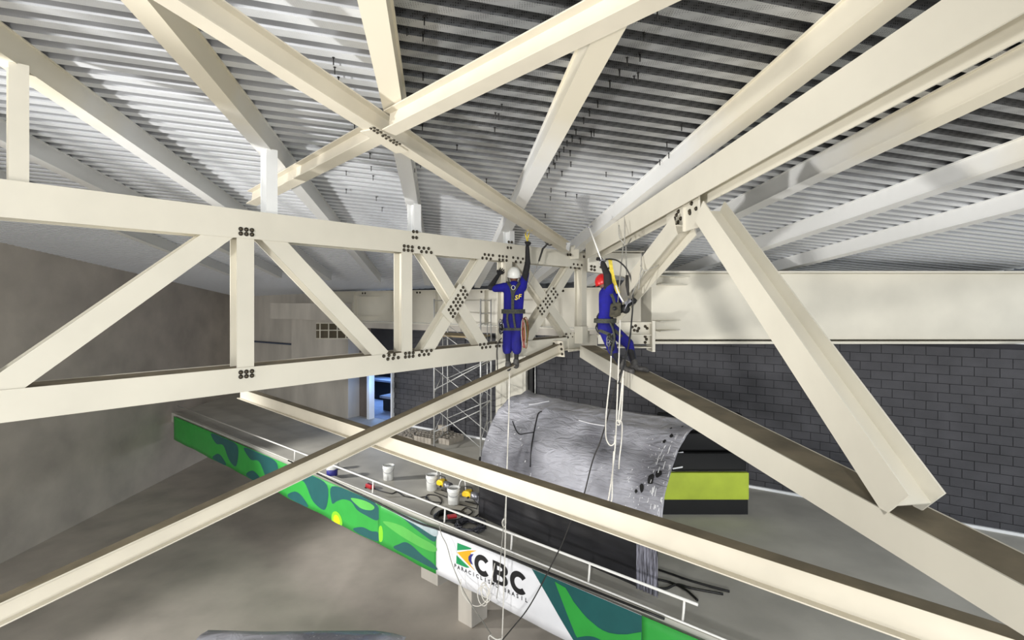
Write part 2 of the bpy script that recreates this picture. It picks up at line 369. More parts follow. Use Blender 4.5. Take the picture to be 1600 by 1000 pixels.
for (x, y) in [(348, 102), (375, 97), (373, 120), (401, 113), (398, 136), (427, 130), (440, 160), (460, 152), (467, 180), (487, 168), (500, 198), (528, 192), (524, 214), (551, 207), (546, 229), (573, 222)]:
    p = onroof(510+x/5, 180+y/5, BRACE-.115); bolt(p, -ROOFN, b2, .62)
gus = MB().frame(xc+b2s*.0+ROOFN*.0, b2s*.012, b2a*.2, ROOFN*.09); put('web_gusset', gus, CREAM2, b2)
for i in range(4):
    for j in (-1, 1): bolt(xc+b2a*(-.15+.09*i)-b2s*.013+ROOFN*(.035*j), -b2s, b2, .62); bolt(xc+b2a*(-.15+.09*i)+b2s*.013+ROOFN*(.035*j), b2s, b2, .62)

# ------------------------------------------------------------------ the large truss
TA = V((-2.3, 6.57, 0)); TD = V((.656, .755, 0)).normalized(); TN = V((TD.y, -TD.x, 0))    # TN faces us
def tp(u, v, off=0): return hit(u, v, TA+TN*off, TN)
def tt(t, z, off=0): return TA+TD*t+V((0, 0, z))+TN*off
truss = thing('steel_truss', tt(3, -1.02), 'cream steel truss with crossed diagonals spanning behind the white helmeted worker', 'truss')
ZT, ZB, HT, HB = .862, -.887, .32, .275
def hmem(name, p0, p1, w, depth=.2, m=CREAM, parent=truss, n=None, tf=.014):
    """H section lying in the truss plane: front flange on p0-p1, web and rear flange behind"""
    n = n or TN; mb = MB(); mb.ibeam(V(p0)-n*depth/2, V(p1)-n*depth/2, n, depth, w, tf, .012); return put(name, mb, m, parent)
T_END = 6.55
ch_t = hmem('top_chord', tt(-6.5, ZT), tt(T_END, ZT), HT, .26)
ch_b = hmem('bottom_chord', tt(-6.5, ZB), tt(T_END-.15, ZB), HB, .44)
put('chord_cover', MB().frame((tt(-6.5, ZB+HB/2-.012, -.22)+tt(T_END-.15, ZB+HB/2-.012, -.22))/2, TD*((T_END-.15+6.5)/2), TN*.205, V((0, 0, .006))), SHADE_DUST, truss)  # brown cover paints the shade of the chord's unlit upper face
TV = [-5.55, -3.3, -1.06, 1.19, 3.436, 5.9]
verts_ = {}
for t in TV: verts_[t] = hmem('vertical_post', tt(t, ZT-HT/2, -.015), tt(t, ZB+HB/2, -.015), .185, .2)
def diag(pa, pb, off=-.016, w=.19):
    a, b = tp(*pa, off), tp(*pb, off); d = (b-a).normalized(); return hmem('diagonal', a-d*.1, b+d*.1, w, .2)
da = diag((669, 396), (755, 536)); db = diag((755, 407), (671, 545), -.03)
dc = diag((815, 413), (888, 520)); dd = diag((892, 421), (829, 525), -.03)
hmem('diagonal', tt(-1.06+.25, ZT-HT/2+.08, -.016), tp(600, 558, -.016), .21, .2)
hmem('diagonal', tt(-1.06-.2, ZT-HT/2+.08, -.016), tt(-3.3+.15, ZB+HB/2-.1, -.016), .21, .2)
hmem('diagonal', tt(-3.3-.2, ZT-HT/2+.08, -.016), tt(-5.55+.15, ZB+HB/2-.1, -.016), .21, .2)
def gusset(c, pa, pb, w=.30, ln=.66, name='gusset_plate'):
    a = (pb-pa).normalized(); b = TN.cross(a)
    return put(name, MB().frame(c, a*ln/2, b*w/2, TN*.008), CREAM, truss)
g1 = gusset(tp(711.5, 473.5, -.006), tp(755, 407), tp(671, 545), .27, .60)
g2 = gusset(tp(856, 471, -.006), tp(892, 421), tp(829, 525), .27, .62)
B5 = lambda L, ox, oy: [(ox+x/5, oy+y/5) for x, y in L]
bt = B5([(679, 109), (706, 111), (676, 155), (703, 157), (607, 222), (638, 226), (670, 230), (606, 253), (638, 256), (669, 259), (722, 235), (760, 239), (797, 242), (742, 266), (780, 269), (818, 273), (1236, 288), (1267, 292), (1299, 295), (1218, 316), (1250, 319), (1282, 323), (1350, 300), (1378, 303), (1407, 306), (1350, 329), (1377, 331), (1406, 335), (1423, 190), (1447, 192), (1416, 235), (1440, 237)], 510, 340)
bt += B5([(8, 312), (45, 317), (84, 322), (29, 344), (67, 349), (104, 352), (481, 364), (512, 368), (543, 371), (458, 390), (490, 394), (523, 397), (592, 376), (619, 379), (646, 382), (591, 402), (617, 406), (644, 410)], 800, 340)
for u, v in bt: bolt(tp(u, v, .001), TN, ch_t)
bg1 = B5([(1067, 546), (1050, 571), (1083, 574), (1067, 600), (1099, 602), (1083, 626), (1027, 607), (1011, 634), (1043, 636), (992, 661), (1027, 661), (1061, 661), (1010, 688), (1043, 688), (971, 697), (1025, 714), (956, 720), (987, 723), (971, 747), (1003, 749), (988, 774)], 510, 340)
for u, v in bg1: bolt(tp(u, v, .003), TN, g1)
bg2 = B5([(323, 555), (307, 577), (339, 579), (323, 600), (354, 602), (338, 625), (281, 608), (263, 632), (296, 632), (245, 655), (278, 656), (311, 655), (262, 678), (293, 679), (221, 686), (275, 702), (203, 708), (235, 710), (219, 732), (250, 732), (234, 754)], 800, 340)
for u, v in bg2: bolt(tp(u, v, .003), TN, g2)
bb = B5([(447, 282), (488, 276), (529, 271), (479, 305), (520, 300), (560, 294), (617, 261), (647, 258), (677, 256), (616, 289), (646, 286), (676, 283), (745, 246), (782, 242), (818, 238), (725, 275), (762, 271), (797, 267), (1200, 193), (1231, 189), (1262, 185), (1216, 217), (1246, 213), (1278, 210), (1325, 178), (1355, 175), (1382, 172), (1325, 205), (1352, 203), (1380, 201)], 510, 500)
bb += B5([(422, 110), (453, 107), (484, 103), (437, 136), (468, 131), (500, 128), (480, 233), (512, 230)], 800, 500)
for u, v in bb: bolt(tp(u, v, .001), TN, ch_b)
for t in TV[:3]:                                           # bolt groups of the bays left of the picture's middle
    for dx in (-.06, 0, .06):
        for dz in (.05, .10):
            bolt(tt(t+dx, ZT-HT/2+dz, .001), TN, ch_t); bolt(tt(t+dx, ZB+HB/2-dz, .001), TN, ch_b)
# stub posts from the top chord up to the purlins
for k in range(-3, 2):
    # purlin line meets the truss plane
    A = V((purlin_xy(k, 0), 0, 0)); D = V((-.1375, 1, 0)); s = (TA-A).dot(TN)/D.dot(TN); q = A+D*s
    q = q+TD*.17; zt = Z_ROOF(q.x, q.y, PURL)+(-.08 if k == 0 else 0)
    if zt > ZT+.2 and (q-TA).dot(TD) < T_END-.6:
        p = put('purlin_stub', MB().ibeam(V((q.x, q.y, ZT+HT/2-.005))-TN*.13, V((q.x, q.y, zt+.01))-TN*.13, TN, .16, .13, .012, .01), CREAM if k < -1 else WHITEP, truss)
# node plates at the right end
nt_ = tp(905, 400)
put('node_plate', MB().frame(tp(908, 404, -.03), TD*.42, V((0, 0, .17)), TN*.008), CREAM, truss)
put('node_stiffener', MB().frame(tp(908, 523, .12), TD*.10, V((0, 0, .18)), TN*.10), CREAM, truss)
put('node_plate', MB().frame(tp(905, 533, .004), TD*.40, V((0, 0, .20)), TN*.006), CREAM, truss)
put('node_shelf', MB().frame(tp(900, 545, .10), TD*.26, V((0, 0, .008)), TN*.10), CREAM, truss)
put('end_plate', MB().frame(tp(898, 394, .10), TN*.10, V((0, 0, .14)), TD*.008), CREAM, truss)
for u, v in ((887, 398), (891, 398), (912, 401)): bolt(tp(u, v, .02), TN, ch_t, 1.2)

# ------------------------------------------------------------------ second truss, coming towards us on the right
NODE = V((1.35, 10.77, 0)); SD = V((.1375, -1, 0)).normalized(); SN = V((-SD.y, SD.x, 0)); SN = SN if SN.x < 0 else -SN  # faces left, seen by us
def sp_(u, v, off=0): return hit(u, v, NODE+SN*off, SN)
truss2 = thing('steel_truss', sp_(990, 600), 'heavy cream truss running toward the viewer under the red helmeted worker', 'truss')
def hm2(name, p0, p1, w, depth, ext=(0, 0)):
    a = (V(p1)-V(p0)).normalized(); return hmem(name, V(p0)-a*ext[0], V(p1)+a*ext[1], w, depth, CREAM, truss2, SN)
c2t = hm2('top_chord', sp_(915, 392), sp_(1082, 288), .33, .26, (0, 3.6))
c2b = hm2('bottom_chord', sp_(906, 549), sp_(1082, 652), .24, .34, (0, 3.4))
e0, e1 = sp_(906, 549), sp_(1082, 652); ea = (e1-e0).normalized(); e1 = e1+ea*3.4
eu = SN.cross(ea); eu = eu if eu.z > 0 else -eu
put('top_plate', MB().frame((e0+e1)/2-SN*.17+eu*.112, ea*((e1-e0).length/2), SN*.155, eu*.007), SHADE_DUST, truss2)
d2 = hm2('diagonal', sp_(938, 500), sp_(1054, 352), .26, .26)
g3 = put('gusset_plate', MB().frame(sp_(1066, 330, -.13), SD*.42, V((0, 0, .26)), SN*.012), CREAM, truss2)
for u, v in ((1060.5, 330.5), (1057.5, 336), (1054.5, 341.5), (1064, 341.5), (1060, 347), (1056.5, 352.5)): bolt(sp_(u, v, -.115), SN, g3, 1.05)
for u, v in ((1078, 330), (1081, 318), (1078.5, 333), (1088, 326)): bolt(sp_(u, v, -.115), SN, g3, 1.05)
put('stiffener', MB().frame(sp_(1069, 340, -.11), SN*.018, V((0, 0, .17)), SD*.008), CREAM, truss2)
d3 = hm2('diagonal', sp_(1092, 330), sp_(1400, 790), .26, .26)
for (u, v0, v1) in ((977, 352, 330), (1036, 312, 290)):    # short posts up to the purlin above
    p = sp_(u, v0); q = V((p.x, p.y, Z_ROOF(p.x, p.y, PURL)))
    put('purlin_stub', MB().ibeam(p-SN*.13, q-SN*.13, SD, .1, .1, .01, .008), CREAM, truss2)

# ------------------------------------------------------------------ haunch, bracket and box girder on the right
gird = thing('box_girder', (6.5, 11.2, -.88), 'deep cream box girder with tapered fins at the right', 'girder')
GY = 10.8
put('girder_body', MB().box((2.94, GY, -.82), (11.6, GY+.9, .58)), CREAM, gird, bev=.02)
put('bottom_flange', MB().box((2.86, GY-.12, -.90), (11.6, GY+1.0, -.85)), CREAM, gird)
put('top_flange', MB().box((2.9, GY-.16, .58), (11.6, GY+1.0, .62)), CREAM, gird)
def fin(z, x0, x1, d):
    mb = MB(); y = GY
    mb.prism([(0, 0), (0, d), (x1-x0, .02), (x1-x0, 0)], (x0, y, z), (x0, y, z+.016), (1, 0, 0), (0, -1, 0)); put('tapered_fin', mb, CREAM, gird)
fin(.50, 3.0, 3.75, .5); fin(.33, 3.0, 3.70, .5); fin(-.42, 2.96, 3.55, .6); fin(-.62, 2.96, 3.55, .6)
put('side_stiffener', MB().box((2.84, GY-.30, .28), (2.96, GY-.27, .57)), CREAM, gird)
br = thing('girder_bracket', (2.2, 10.3, -.95), 'cream bolted bracket joining the truss node to the girder', 'bracket')
put('web_plate', MB().box((1.75, 10.42, -.88), (2.82, 10.44, -.44)), CREAM, br)
put('top_flange', MB().box((1.75, 10.28, -.45), (2.82, 10.58, -.43)), CREAM, br)
put('middle_flange', MB().box((1.75, 10.28, -.70), (2.82, 10.58, -.68)), CREAM, br)
put('bottom_flange', MB().box((1.75, 10.28, -.95), (2.82, 10.58, -.93)), CREAM, br)
put('end_plate', MB().box((2.80, 10.22, -1.02), (2.86, 10.66, -.40)), CREAM, br)
for (u, v) in ((988, 511), (993, 509), (998, 513), (991, 516), (996, 517), (1008, 510), (1011, 513), (1008, 526), (1010, 530), (1008, 535)):
    bolt(atY(u, v, 10.41), (0, -1, 0), br, 1.2)
ha = thing('haunch_beam', (2.1, 10.7, .3), 'cream haunch plate between truss node and box girder', 'beam')
mb = MB(); q = [atY(u, v, 10.72) for u, v in ((918, 394), (1002, 396), (1003, 447), (975, 432), (918, 424))]
mb.add([p for p in q]+[p+V((0, .22, 0)) for p in q], [(0, 1, 2, 3, 4), (9, 8, 7, 6, 5)]+[(i, i+5, (i+1) % 5+5, (i+1) % 5) for i in range(5)])
put('haunch_web', mb, CREAM, ha)
put('haunch_flange', MB().box((1.55, 10.62, atY(0, 394, 10.7).z), (2.75, 10.98, atY(0, 394, 10.7).z+.02)), CREAM, ha)
for (u, v) in ((924, 416), (929, 417), (924, 421), (929, 422), (939, 417.5), (952, 419)): bolt(atY(u, v, 10.71), (0, -1, 0), ha, 1.1)

# ------------------------------------------------------------------ lower braces
def lower_beam(name, p0, p1, depth, width, label, ends=False):
    p0, p1 = V(p0), V(p1); a = (p1-p0).normalized(); side = a.cross(V((0, 0, 1))).normalized(); up = side.cross(a); c = (p0+p1)/2; h = (p1-p0).length/2
    r = thing(name, c, label, 'beam', 'lower bracing')
    put('top_flange', MB().frame(c+up*(depth/2-.006), side*width/2, a*h, up*.006), CREAM2, r)
    put('shade_layer', MB().frame(c+up*(depth/2+.0015), side*(width/2-.001), a*h, up*.0015), SHADE_DUST, r)  # thin brown skin that paints shade onto the top flange
    put('bottom_flange', MB().frame(c-up*(depth/2-.006), side*width/2, a*h, up*.006), CREAM2, r)
    put('web', MB().frame(c, side*.007, a*h, up*(depth/2-.012)), CREAM2, r)
    if ends:
        e = put('end_plate', MB().frame(p1+a*.01, side*.13, up*.16, a*.010), CREAM2, r)
        for i in (-1, 0, 1):
            for j in (-1, 1): bolt(p1-a*.002+up*(.10*i)+side*(.085*j), -a, r, 1.1)
    return r
L1a, L1b = atY(519, 711, 6.4), atY(872, 545, 10.1)
L1dir = (L1a-L1b).normalized()
l1 = lower_beam('lower_brace', L1a+L1dir*3.2, L1b, .19, .15, 'cream lower brace that the white helmeted worker stands on', True)
L2z = -2.2
p0 = onz(519, 662, L2z); p1 = onz(1082, 852, L2z); d = (p1-p0).normalized()
l2 = lower_beam('lower_brace', p0-d*4.5, p1+d*3.2, .25, .16, 'cream lower brace crossing in front of the plastic covered bank')

# ------------------------------------------------------------------ floors
ED = V((4.73+2.42, 7.46-13.47, 0)).normalized(); EN = V((ED.y, -ED.x, 0)); EN = EN if EN.y < 0 else -EN       # slab edge direction, outward normal
E0 = V((0, 9.55, 0))
def ed(t, z, off=0): return E0+ED*t+EN*off+V((0, 0, z))
FZ, LZ = -4.8, -7.4
mb = MB()
for z in (FZ, FZ-.32): pass
pts = [ed(-22, 0), ed(9.5, 0), ed(9.5, 0)+V((6, 7, 0)), ed(-22, 0)+V((14, 16, 0)) if False else V((-4, 34, 0)), V((-22, 34, 0))]
pts = [ed(-22, 0), ed(10, 0), V((14, 2, 0)), V((14, 10, 0)), V((-4, 26, 0)), V((-18, 32, 0))]
n = len(pts); mb.add([p+V((0, 0, FZ)) for p in pts]+[p+V((0, 0, FZ-.32)) for p in pts], [tuple(range(n)), tuple(range(2*n-1, n-1, -1))]+[(i, n+i, n+(i+1) % n, (i+1) % n) for i in range(n)])
put('floor', mb, CONC, kind='structure', label='grey concrete mezzanine slab with paint pails on it')
fl = MB(); fl.grid(lambda a, b: V((-30+56*a, -34+70*b, LZ)), 8, 8); put('floor_lower', fl, CONC2, kind='structure', label='bare concrete ground below the mezzanine banner')
# kerb along slab edge
put('trim_1', MB().frame(ed(-6, FZ+.04, -.09), ED*16, EN*.09, V((0, 0, .04))), CONC, kind='structure', label='low concrete kerb along the mezzanine edge')

# pillar and corbel under the slab
pc = onz(737, 982, LZ)
pil = thing('concrete_pillar', pc, 'square concrete pillar below the white banner panel', 'pillar')
put('shaft', MB().frame(pc+V((0, 0, (FZ-.32-LZ)/2))-ED*.22-EN*.26, ED*.22, EN*.26, V((0, 0, (FZ-.32-LZ)/2))), CONCW, pil, bev=.012)
cb = hit(687, 895, ed(0, 0, -.5), EN)
put('concrete_corbel', MB().frame(hit(687, 893, ed(0, 0, -.35), EN)+V((0, 0, .12)), ED*.27, EN*.3, V((0, 0, .22))), CONCW, label='concrete beam end poking out under the banner', cat='beam end')

# ------------------------------------------------------------------ back wall of charcoal blocks
WD = V((1, -.64, 0)).normalized(); WN = V((WD.y, -WD.x, 0)); WN = WN if WN.y < 0 else -WN
W0 = V((0, 17.14, 0))
def wp(u, v, off=0): return hit(u, v, W0+WN*off, WN)
def ws(s, z, off=0): return W0+WD*s+WN*off+V((0, 0, z))
s_door_r = (wp(614, 600)-W0).dot(WD); s_door_l = (wp(580, 600)-W0).dot(WD)
wall = thing('wall_back', ws(0, FZ), kind='structure', label='dark grey block wall behind the mezzanine')
BH, BL = .20, .40
put('joint_backing', MB().frame(ws((s_door_r+15)/2, (FZ-.9)/2, -.11), WD*((15-s_door_r)/2), WN*.1, V((0, 0, (-.9-FZ)/2))), MORTAR, wall)
bm1 = MB().frame((0, 0, 0), (BL/2-.006, 0, 0), (0, .02, 0), (0, 0, BH/2-.006)).mesh('block', BLOCKM)
rest = MB(); cand = []
rows = int((-.9-FZ)/BH); ncol = int((15-s_door_r)/BL)
for r in range(rows):
    for c in range(ncol):
        s = s_door_r+.2+c*BL+(BL/2 if r % 2 else 0); z = FZ+BH*(r+.5); p = ws(s, z, -.005+random.uniform(-.003, .003))
        u = CX+F*p.x/p.y; v = HZ-F*p.z/p.y
        vis = (836 < u < 1090 and 543 < v < 625 and v < 545+(u-900)*.6+90) or (612 < u < 782 and 570 < v < 692)
        if vis: cand.append(p)
        else: rest.frame(p, WD*(BL/2-.006), WN*.02, V((0, 0, BH/2-.006)))
for p in cand[:300]: inst('block', bm1, basis(p, WD, -WN, V((0, 0, 1))), wall)
for p in cand[300:]: rest.frame(p, WD*(BL/2-.006), WN*.02, V((0, 0, BH/2-.006)))
put('block_field', rest, BLOCKM, wall, kind='stuff')
put('trim_2', MB().frame(ws(4.2, FZ+.03, .05), WD*(9), WN*.03, V((0, 0, .03))), WHITE, kind='structure', label='pale skirting strip at the foot of the block wall')
# concrete tie beam and girder on the wall
put('tie_beam', MB().frame(ws(-2.6, -.99, .0), WD*8, WN*.16, V((0, 0, .11))), CONCW, label='pale concrete tie beam on top of the block wall', cat='beam')
gl = thing('wall_girder', ws(-1, -.86), 'long cream plate girder lying on the wall behind the truss', 'girder')
put('web', MB().frame(ws(-2.6, -.23, .06), WD*8, WN*.02, V((0, 0, .60))), CREAM, gl)
put('bottom_flange', MB().frame(ws(-2.6, -.86, .05), WD*8, WN*.17, V((0, 0, .018))), CREAM, gl)
put('top_flange', MB().frame(ws(-2.6, .38, .05), WD*8, WN*.17, V((0, 0, .018))), CREAM, gl)
for s in (-7.6, -5.4, -3.2, -1.0, 1.2, 3.4):
    put('stiffener', MB().frame(ws(s, -.23, .14), WD*.012, WN*.07, V((0, 0, .59))), CREAM, gl)
for z in (.16, -.62):
    mb = MB(); mb.prism([(0, 0), (0, .3), (1.2, .01), (1.2, 0)], ws(-7.3, z, .08), ws(-7.3, z+.015, .08), WD, WN); put('tapered_fin', mb, CREAM, gl)
for s in (-7.2, -7.05, -4.2, -4.05, -1.2, -1.05, 1.8, 1.95): bolt(ws(s, .31, .085), WN, gl, 1.6)
# upper wall closing up to the deck
put('wall_upper', MB().frame(ws(-6.2, 1.0, -.5), WD*13.5, WN*.05, V((0, 0, .62))), mat('upper_grey', srgb(74, 76, 80), .7), kind='structure', label='grey panelling between girder and roof')
put('wall_upper_right', MB().frame(ws(14.5, .55, -2.4), WD*7, WN*.05, V((0, 0, 1.4))), mat('upper_grey_right', srgb(74, 76, 80), .7), kind='structure', label='grey panelling above the box girder at the right')
# posts from the girder to the roof
for s in (-7.0, -4.6, -2.5, -.6, 1.4):
    p = ws(s, 0, .05); zt = min(Z_ROOF(p.x, p.y, PURL), 2); 
    if zt > .45: put('roof_post', MB().ibeam(p+V((0, 0, .39)), p+V((0, 0, zt)), WN, .2, .18), WHITEP, label='short pale roof post on the wall girder', cat='post', group='roof posts on the wall girder')

# pilaster at the middle of the wall
c = (wp(780, 600)+wp(827, 600))/2; sa = (wp(780, 600)-W0).dot(WD); sb = (wp(827, 600)-W0).dot(WD)
put('pilaster', MB().frame(ws((sa+sb)/2, (FZ-.9)/2, .10), WD*((sb-sa)/2), WN*.12, V((0, 0, (-.9-FZ)/2))), mat('pilaster_cream', srgb(214, 210, 196), .7, var=.05, scale=1.5), bev=.01, label='cream pilaster on the block wall behind the plastic cover', cat='pilaster')
put('wall_channel', MB().frame(ws(sb+.11, (FZ-.9)/2, .06), WD*.09, WN*.06, V((0, 0, (-.9-FZ)/2))), VOID, label='narrow black channel beside the cream pilaster', cat='channel')
put('conduit', MB().tube([ws(sb+.26, FZ, .06), ws(sb+.26, -.9, .06)], .018, 8), TUBEM, label='thin grey conduit running up the block wall', cat='conduit')

# left end: concrete pier, door opening, daylight room
pierm = CONCW
pcx = onz(544, 654, FZ)
put('wall_left', MB().prism([(-4, LZ), (34, LZ), (34, -.4), (-4, 3.6)], (-14.6, 0, 0), (-14.4, 0, 0), (0, 1, 0), (0, 0, 1)), CONC2, kind='structure', label='bare concrete side wall at the far left')
pier = MB().frame(pcx-WD*1.9-WN*.42+V((0, 0, 2.0)), WD*1.9, WN*.42, V((0, 0, 2.0)))
put('concrete_pier', pier, pierm, bev=.01, label='pale cast concrete pier left of the blue lit doorway', cat='pier')
put('pier_box_beam', MB().frame(pcx-WD*2.4-WN*.0+V((0, 0, 4.35)), WD*2.2, WN*.5, V((0, 0, .35))), CONCW, label='concrete beam end above the pier with dark recess', cat='beam')
put('wall_door_side', MB().frame(ws(s_door_l-.62, (FZ-.9)/2, -.2), WD*.45, WN*.08, V((0, 0, (-.9-FZ)/2))), mat('brown_wall', srgb(112, 102, 94), .8), kind='structure', label='narrow brown wall strip beside the door')
put('wall_left_back', MB().frame(ws(s_door_l-1.05-5.2, (FZ+1.2)/2, -.45), WD*5.2, WN*.05, V((0, 0, (1.2-FZ)/2))), CONCW, kind='structure', label='concrete back wall left of the doorway')
put('wall_lintel', MB().frame(ws((s_door_l+s_door_r)/2, (-2.35-.9)/2, -.1), WD*((s_door_r-s_door_l)/2+.02), WN*.1, V((0, 0, (2.35-.9)/2))), MORTAR, kind='structure', label='dark lintel over the doorway')
door = thing('door_1', ws((s_door_l+s_door_r)/2, FZ), kind='structure', label='white framed doorway lit blue by daylight')
put('jamb', MB().frame(ws(s_door_l-.06, (FZ-2.35)/2, -.02), WD*.07, WN*.14, V((0, 0, (-2.35-FZ)/2))), WHITE, door)
put('jamb', MB().frame(ws(s_door_r+.03, (FZ-2.35)/2, -.02), WD*.035, WN*.14, V((0, 0, (-2.35-FZ)/2))), WHITE, door)
put('head', MB().frame(ws((s_door_l+s_door_r)/2, -2.38, -.02), WD*((s_door_r-s_door_l)/2), WN*.14, V((0, 0, .04))), WHITE, door)
# room behind
rm = mat('side_room_wall', srgb(150, 156, 170), .8)
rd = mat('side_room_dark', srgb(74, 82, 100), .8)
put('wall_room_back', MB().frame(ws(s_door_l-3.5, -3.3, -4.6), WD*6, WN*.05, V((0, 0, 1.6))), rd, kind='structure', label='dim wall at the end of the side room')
put('floor_room', MB().frame(ws(s_door_l-3.5, FZ-.02, -2.5), WD*6, WN*2.3, V((0, 0, .03))), rm, kind='structure', label='pale floor of the side room')
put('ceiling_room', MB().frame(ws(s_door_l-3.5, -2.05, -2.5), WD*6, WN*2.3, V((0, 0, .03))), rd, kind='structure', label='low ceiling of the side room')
def slab_bench(c, w, d, h, t, label):
    r = thing('stone_bench', c, label, 'bench')
    put('bench_top', MB().frame(V(c)+V((0, 0, h)), WD*w, WN*d, V((0, 0, t))), rm, r, bev=.01)
    put('bench_base', MB().frame(V(c)+V((0, 0, h/2-.02)), WD*(w-.12), WN*(d-.1), V((0, 0, h/2-.05))), VOID, r)
slab_bench(ws(s_door_r-1.35, FZ, -1.75), .75, .5, .62, .05, 'pale slab bench just inside the blue doorway')
slab_bench(ws(s_door_l-3.0, FZ, -3.3), 1.2, .4, .95, .05, 'second pale counter deeper in the side room')
win = thing('window_1', ws(s_door_r-3.7, -3.2, -4.5), kind='structure', label='bright window seen through the doorway')
SKYE = emis('daylight_pane', (.30, .62, .85, 1), .6)
put('pane', MB().frame(ws(s_door_r-4.15, -2.9, -4.53), WD*.45, WN*.01, V((0, 0, .75))), SKYE, win)
for dz in (-.75, 0, .75): put('window_bar', MB().frame(ws(s_door_r-4.15, -2.9+dz, -4.50), WD*.47, WN*.02, V((0, 0, .025))), WHITE, win)
lamp('daylight_in_side_room', 'AREA', ws(s_door_l-2.2, -2.2, -2.6), ws(s_door_l-.6, FZ, -.8), 200, 1.2, (.26, .48, 1))
lamp('daylight_at_door', 'POINT', ws(s_door_l+.45, -3.3, .30), (0, 0, 0), 26, .25, (.22, .45, 1))

# stair-like grating box high at the left edge behind the truss
gb = thing('wall_cage', atY(520, 530, 19), 'small framed cage on the concrete left of the wall girder', 'cage')
for i in range(4):
    u = 500+i*13.5; put('cage_bar', MB().tube([atY(u, 505, 18.6), atY(u, 529, 18.6)], .022, 6), CREAM, gb)
for v in (505, 516, 529): put('cage_rail', MB().tube([atY(494, v, 18.6), atY(545, v, 18.6)], .02, 6), CREAM, gb)
put('cage_back', MB().box(atY(494, 529, 18.9)-V((0, 0, 0)), atY(545, 505, 18.9)+V((0, .05, 0))), mat('cage_brown', srgb(86, 78, 62), .8), gb)
def spl(P, n=5):
    P = [V(p) for p in P]; out = []
    for i in range(len(P)-1):
        a = P[max(i-1, 0)]; b = P[i]; c = P[i+1]; d = P[min(i+2, len(P)-1)]
        for j in range(n):
            t = j/n; out.append(((2*b)+(c-a)*t+(2*a-5*b+4*c-d)*t*t+(3*b-3*c+d-a)*t**3)*.5)
    return out+[P[-1]]
# ------------------------------------------------------------------ scaffold tower
ca, cb_, cc, cd = onz(679, 702, FZ), onz(699, 687, FZ), onz(751, 723, FZ), onz(767, 697, FZ)
fr = (cb_-ca+cd-cc)/2; ln = (cc-ca+cd-cb_)/2; ctr = (ca+cb_+cc+cd)/4
SA = ctr-fr/2-ln/2; SB = SA+fr; SC = SA+ln; SDp = SC+fr
scaf = thing('scaffold_tower', ctr, 'pale tubular scaffold tower on wheels in front of the block wall', 'scaffold')
TOPZ = .06
lv = [FZ+.28, FZ+1.55, FZ+2.85, FZ+4.1]
Zv = lambda p, z: V((p.x, p.y, z))
for p in (SA, SB, SC, SDp):
    put('standard', MB().tube([Zv(p, FZ+.13), Zv(p, TOPZ)], .024, 8), TUBEM, scaf)
    w = MB(); w.lathe([(0, -.02), (.07, -.02), (.075, 0), (.07, .02), (0, .02)], Zv(p, FZ+.075), 14, ln.normalized())
    cst = put('castor', w, DARKM, scaf)
    put('castor_fork', MB().frame(Zv(p, FZ+.12), ln.normalized()*.03, fr.normalized()*.02, V((0, 0, .05))), GREYM, scaf)
for p, q in ((SA, SB), (SC, SDp)):
    m1, m2 = p+(q-p)*.3, p+(q-p)*.62
    for z in lv: put('rung', MB().tube([Zv(p, z), Zv(q, z+.0)], .018, 6), TUBEM, scaf)
    put('ladder_rail', MB().tube([Zv(m2, lv[0]), Zv(m2, lv[3])], .015, 6), TUBEM, scaf)
    for i in range(3):
        put('frame_strut', MB().tube([Zv(p, lv[i]+.3), Zv(m2, lv[i]+.75)], .013, 6), TUBEM, scaf)
        put('rung', MB().tube([Zv(m2, lv[i]+.62), Zv(q, lv[i]+.62)], .013, 6), TUBEM, scaf)
    put('guard_rail', MB().tube([Zv(p, TOPZ-.05), Zv(q, TOPZ-.05)], .018, 6), TUBEM, scaf)
    put('guard_rail', MB().tube([Zv(p, TOPZ-.45), Zv(q, TOPZ-.45)], .018, 6), TUBEM, scaf)
for p, q in ((SA, SC), (SB, SDp)):
    for i in range(3):
        put('cross_brace', MB().tube([Zv(p, lv[i]+1.1), Zv(q, lv[i]+.12)], .013, 6), TUBEM, scaf)
    for za, zb in ((-4.2, -3.28), (-2.85, -1.92)) if p is SA else ((-4.09, -3.25), (-2.7, -1.9)): put('diagonal_brace', MB().tube([Zv(p, za), Zv(q, zb)], .018, 6), TUBEM, scaf)
put('platform_board', MB().frame(Zv(ctr, -1.12), ln*.5, fr*.42, V((0, 0, .025))), mat('board_wood', srgb(150, 134, 104), .8), scaf)

# ------------------------------------------------------------------ stack of hollow blocks by the scaffold
def hollow_block_mesh():
    mb = MB(); l, w, h, t = .39, .14, .19, .028
    mb.box((-l/2, -w/2, 0), (l/2, -w/2+t, h)); mb.box((-l/2, w/2-t, 0), (l/2, w/2, h))
    for x in (-l/2, -t/2, l/2-t): mb.box((x, -w/2+t, 0), (x+t, w/2-t, h))
    return mb.mesh('concrete_block', PILE)
hb = hollow_block_mesh()
upright = MB(); 
base = onz(649, 688, FZ)
def blk(p, rz, tilt=0, label='raw hollow concrete block in the low stack by the scaffold', group='hollow blocks by the scaffold'):
    o = bpy.data.objects.new('concrete_block', hb); COL.objects.link(o); o.location = p; o.rotation_euler = (tilt, 0, rz); tag(o, label, 'block', group); return o
ang = math.atan2(WD.y, WD.x); WP = V((-WD.y, WD.x, 0)); WP = WP if WP.y > 0 else -WP
for i in range(5):
    for j in range(3): blk(base+WD*(.155*i+.10)+WP*(.41*j+.1), ang+math.pi/2)
for i in range(3):
    for j in range(2): blk(base+WD*(.155*i+.98)+WP*(.41*j+.35), ang+math.pi/2)
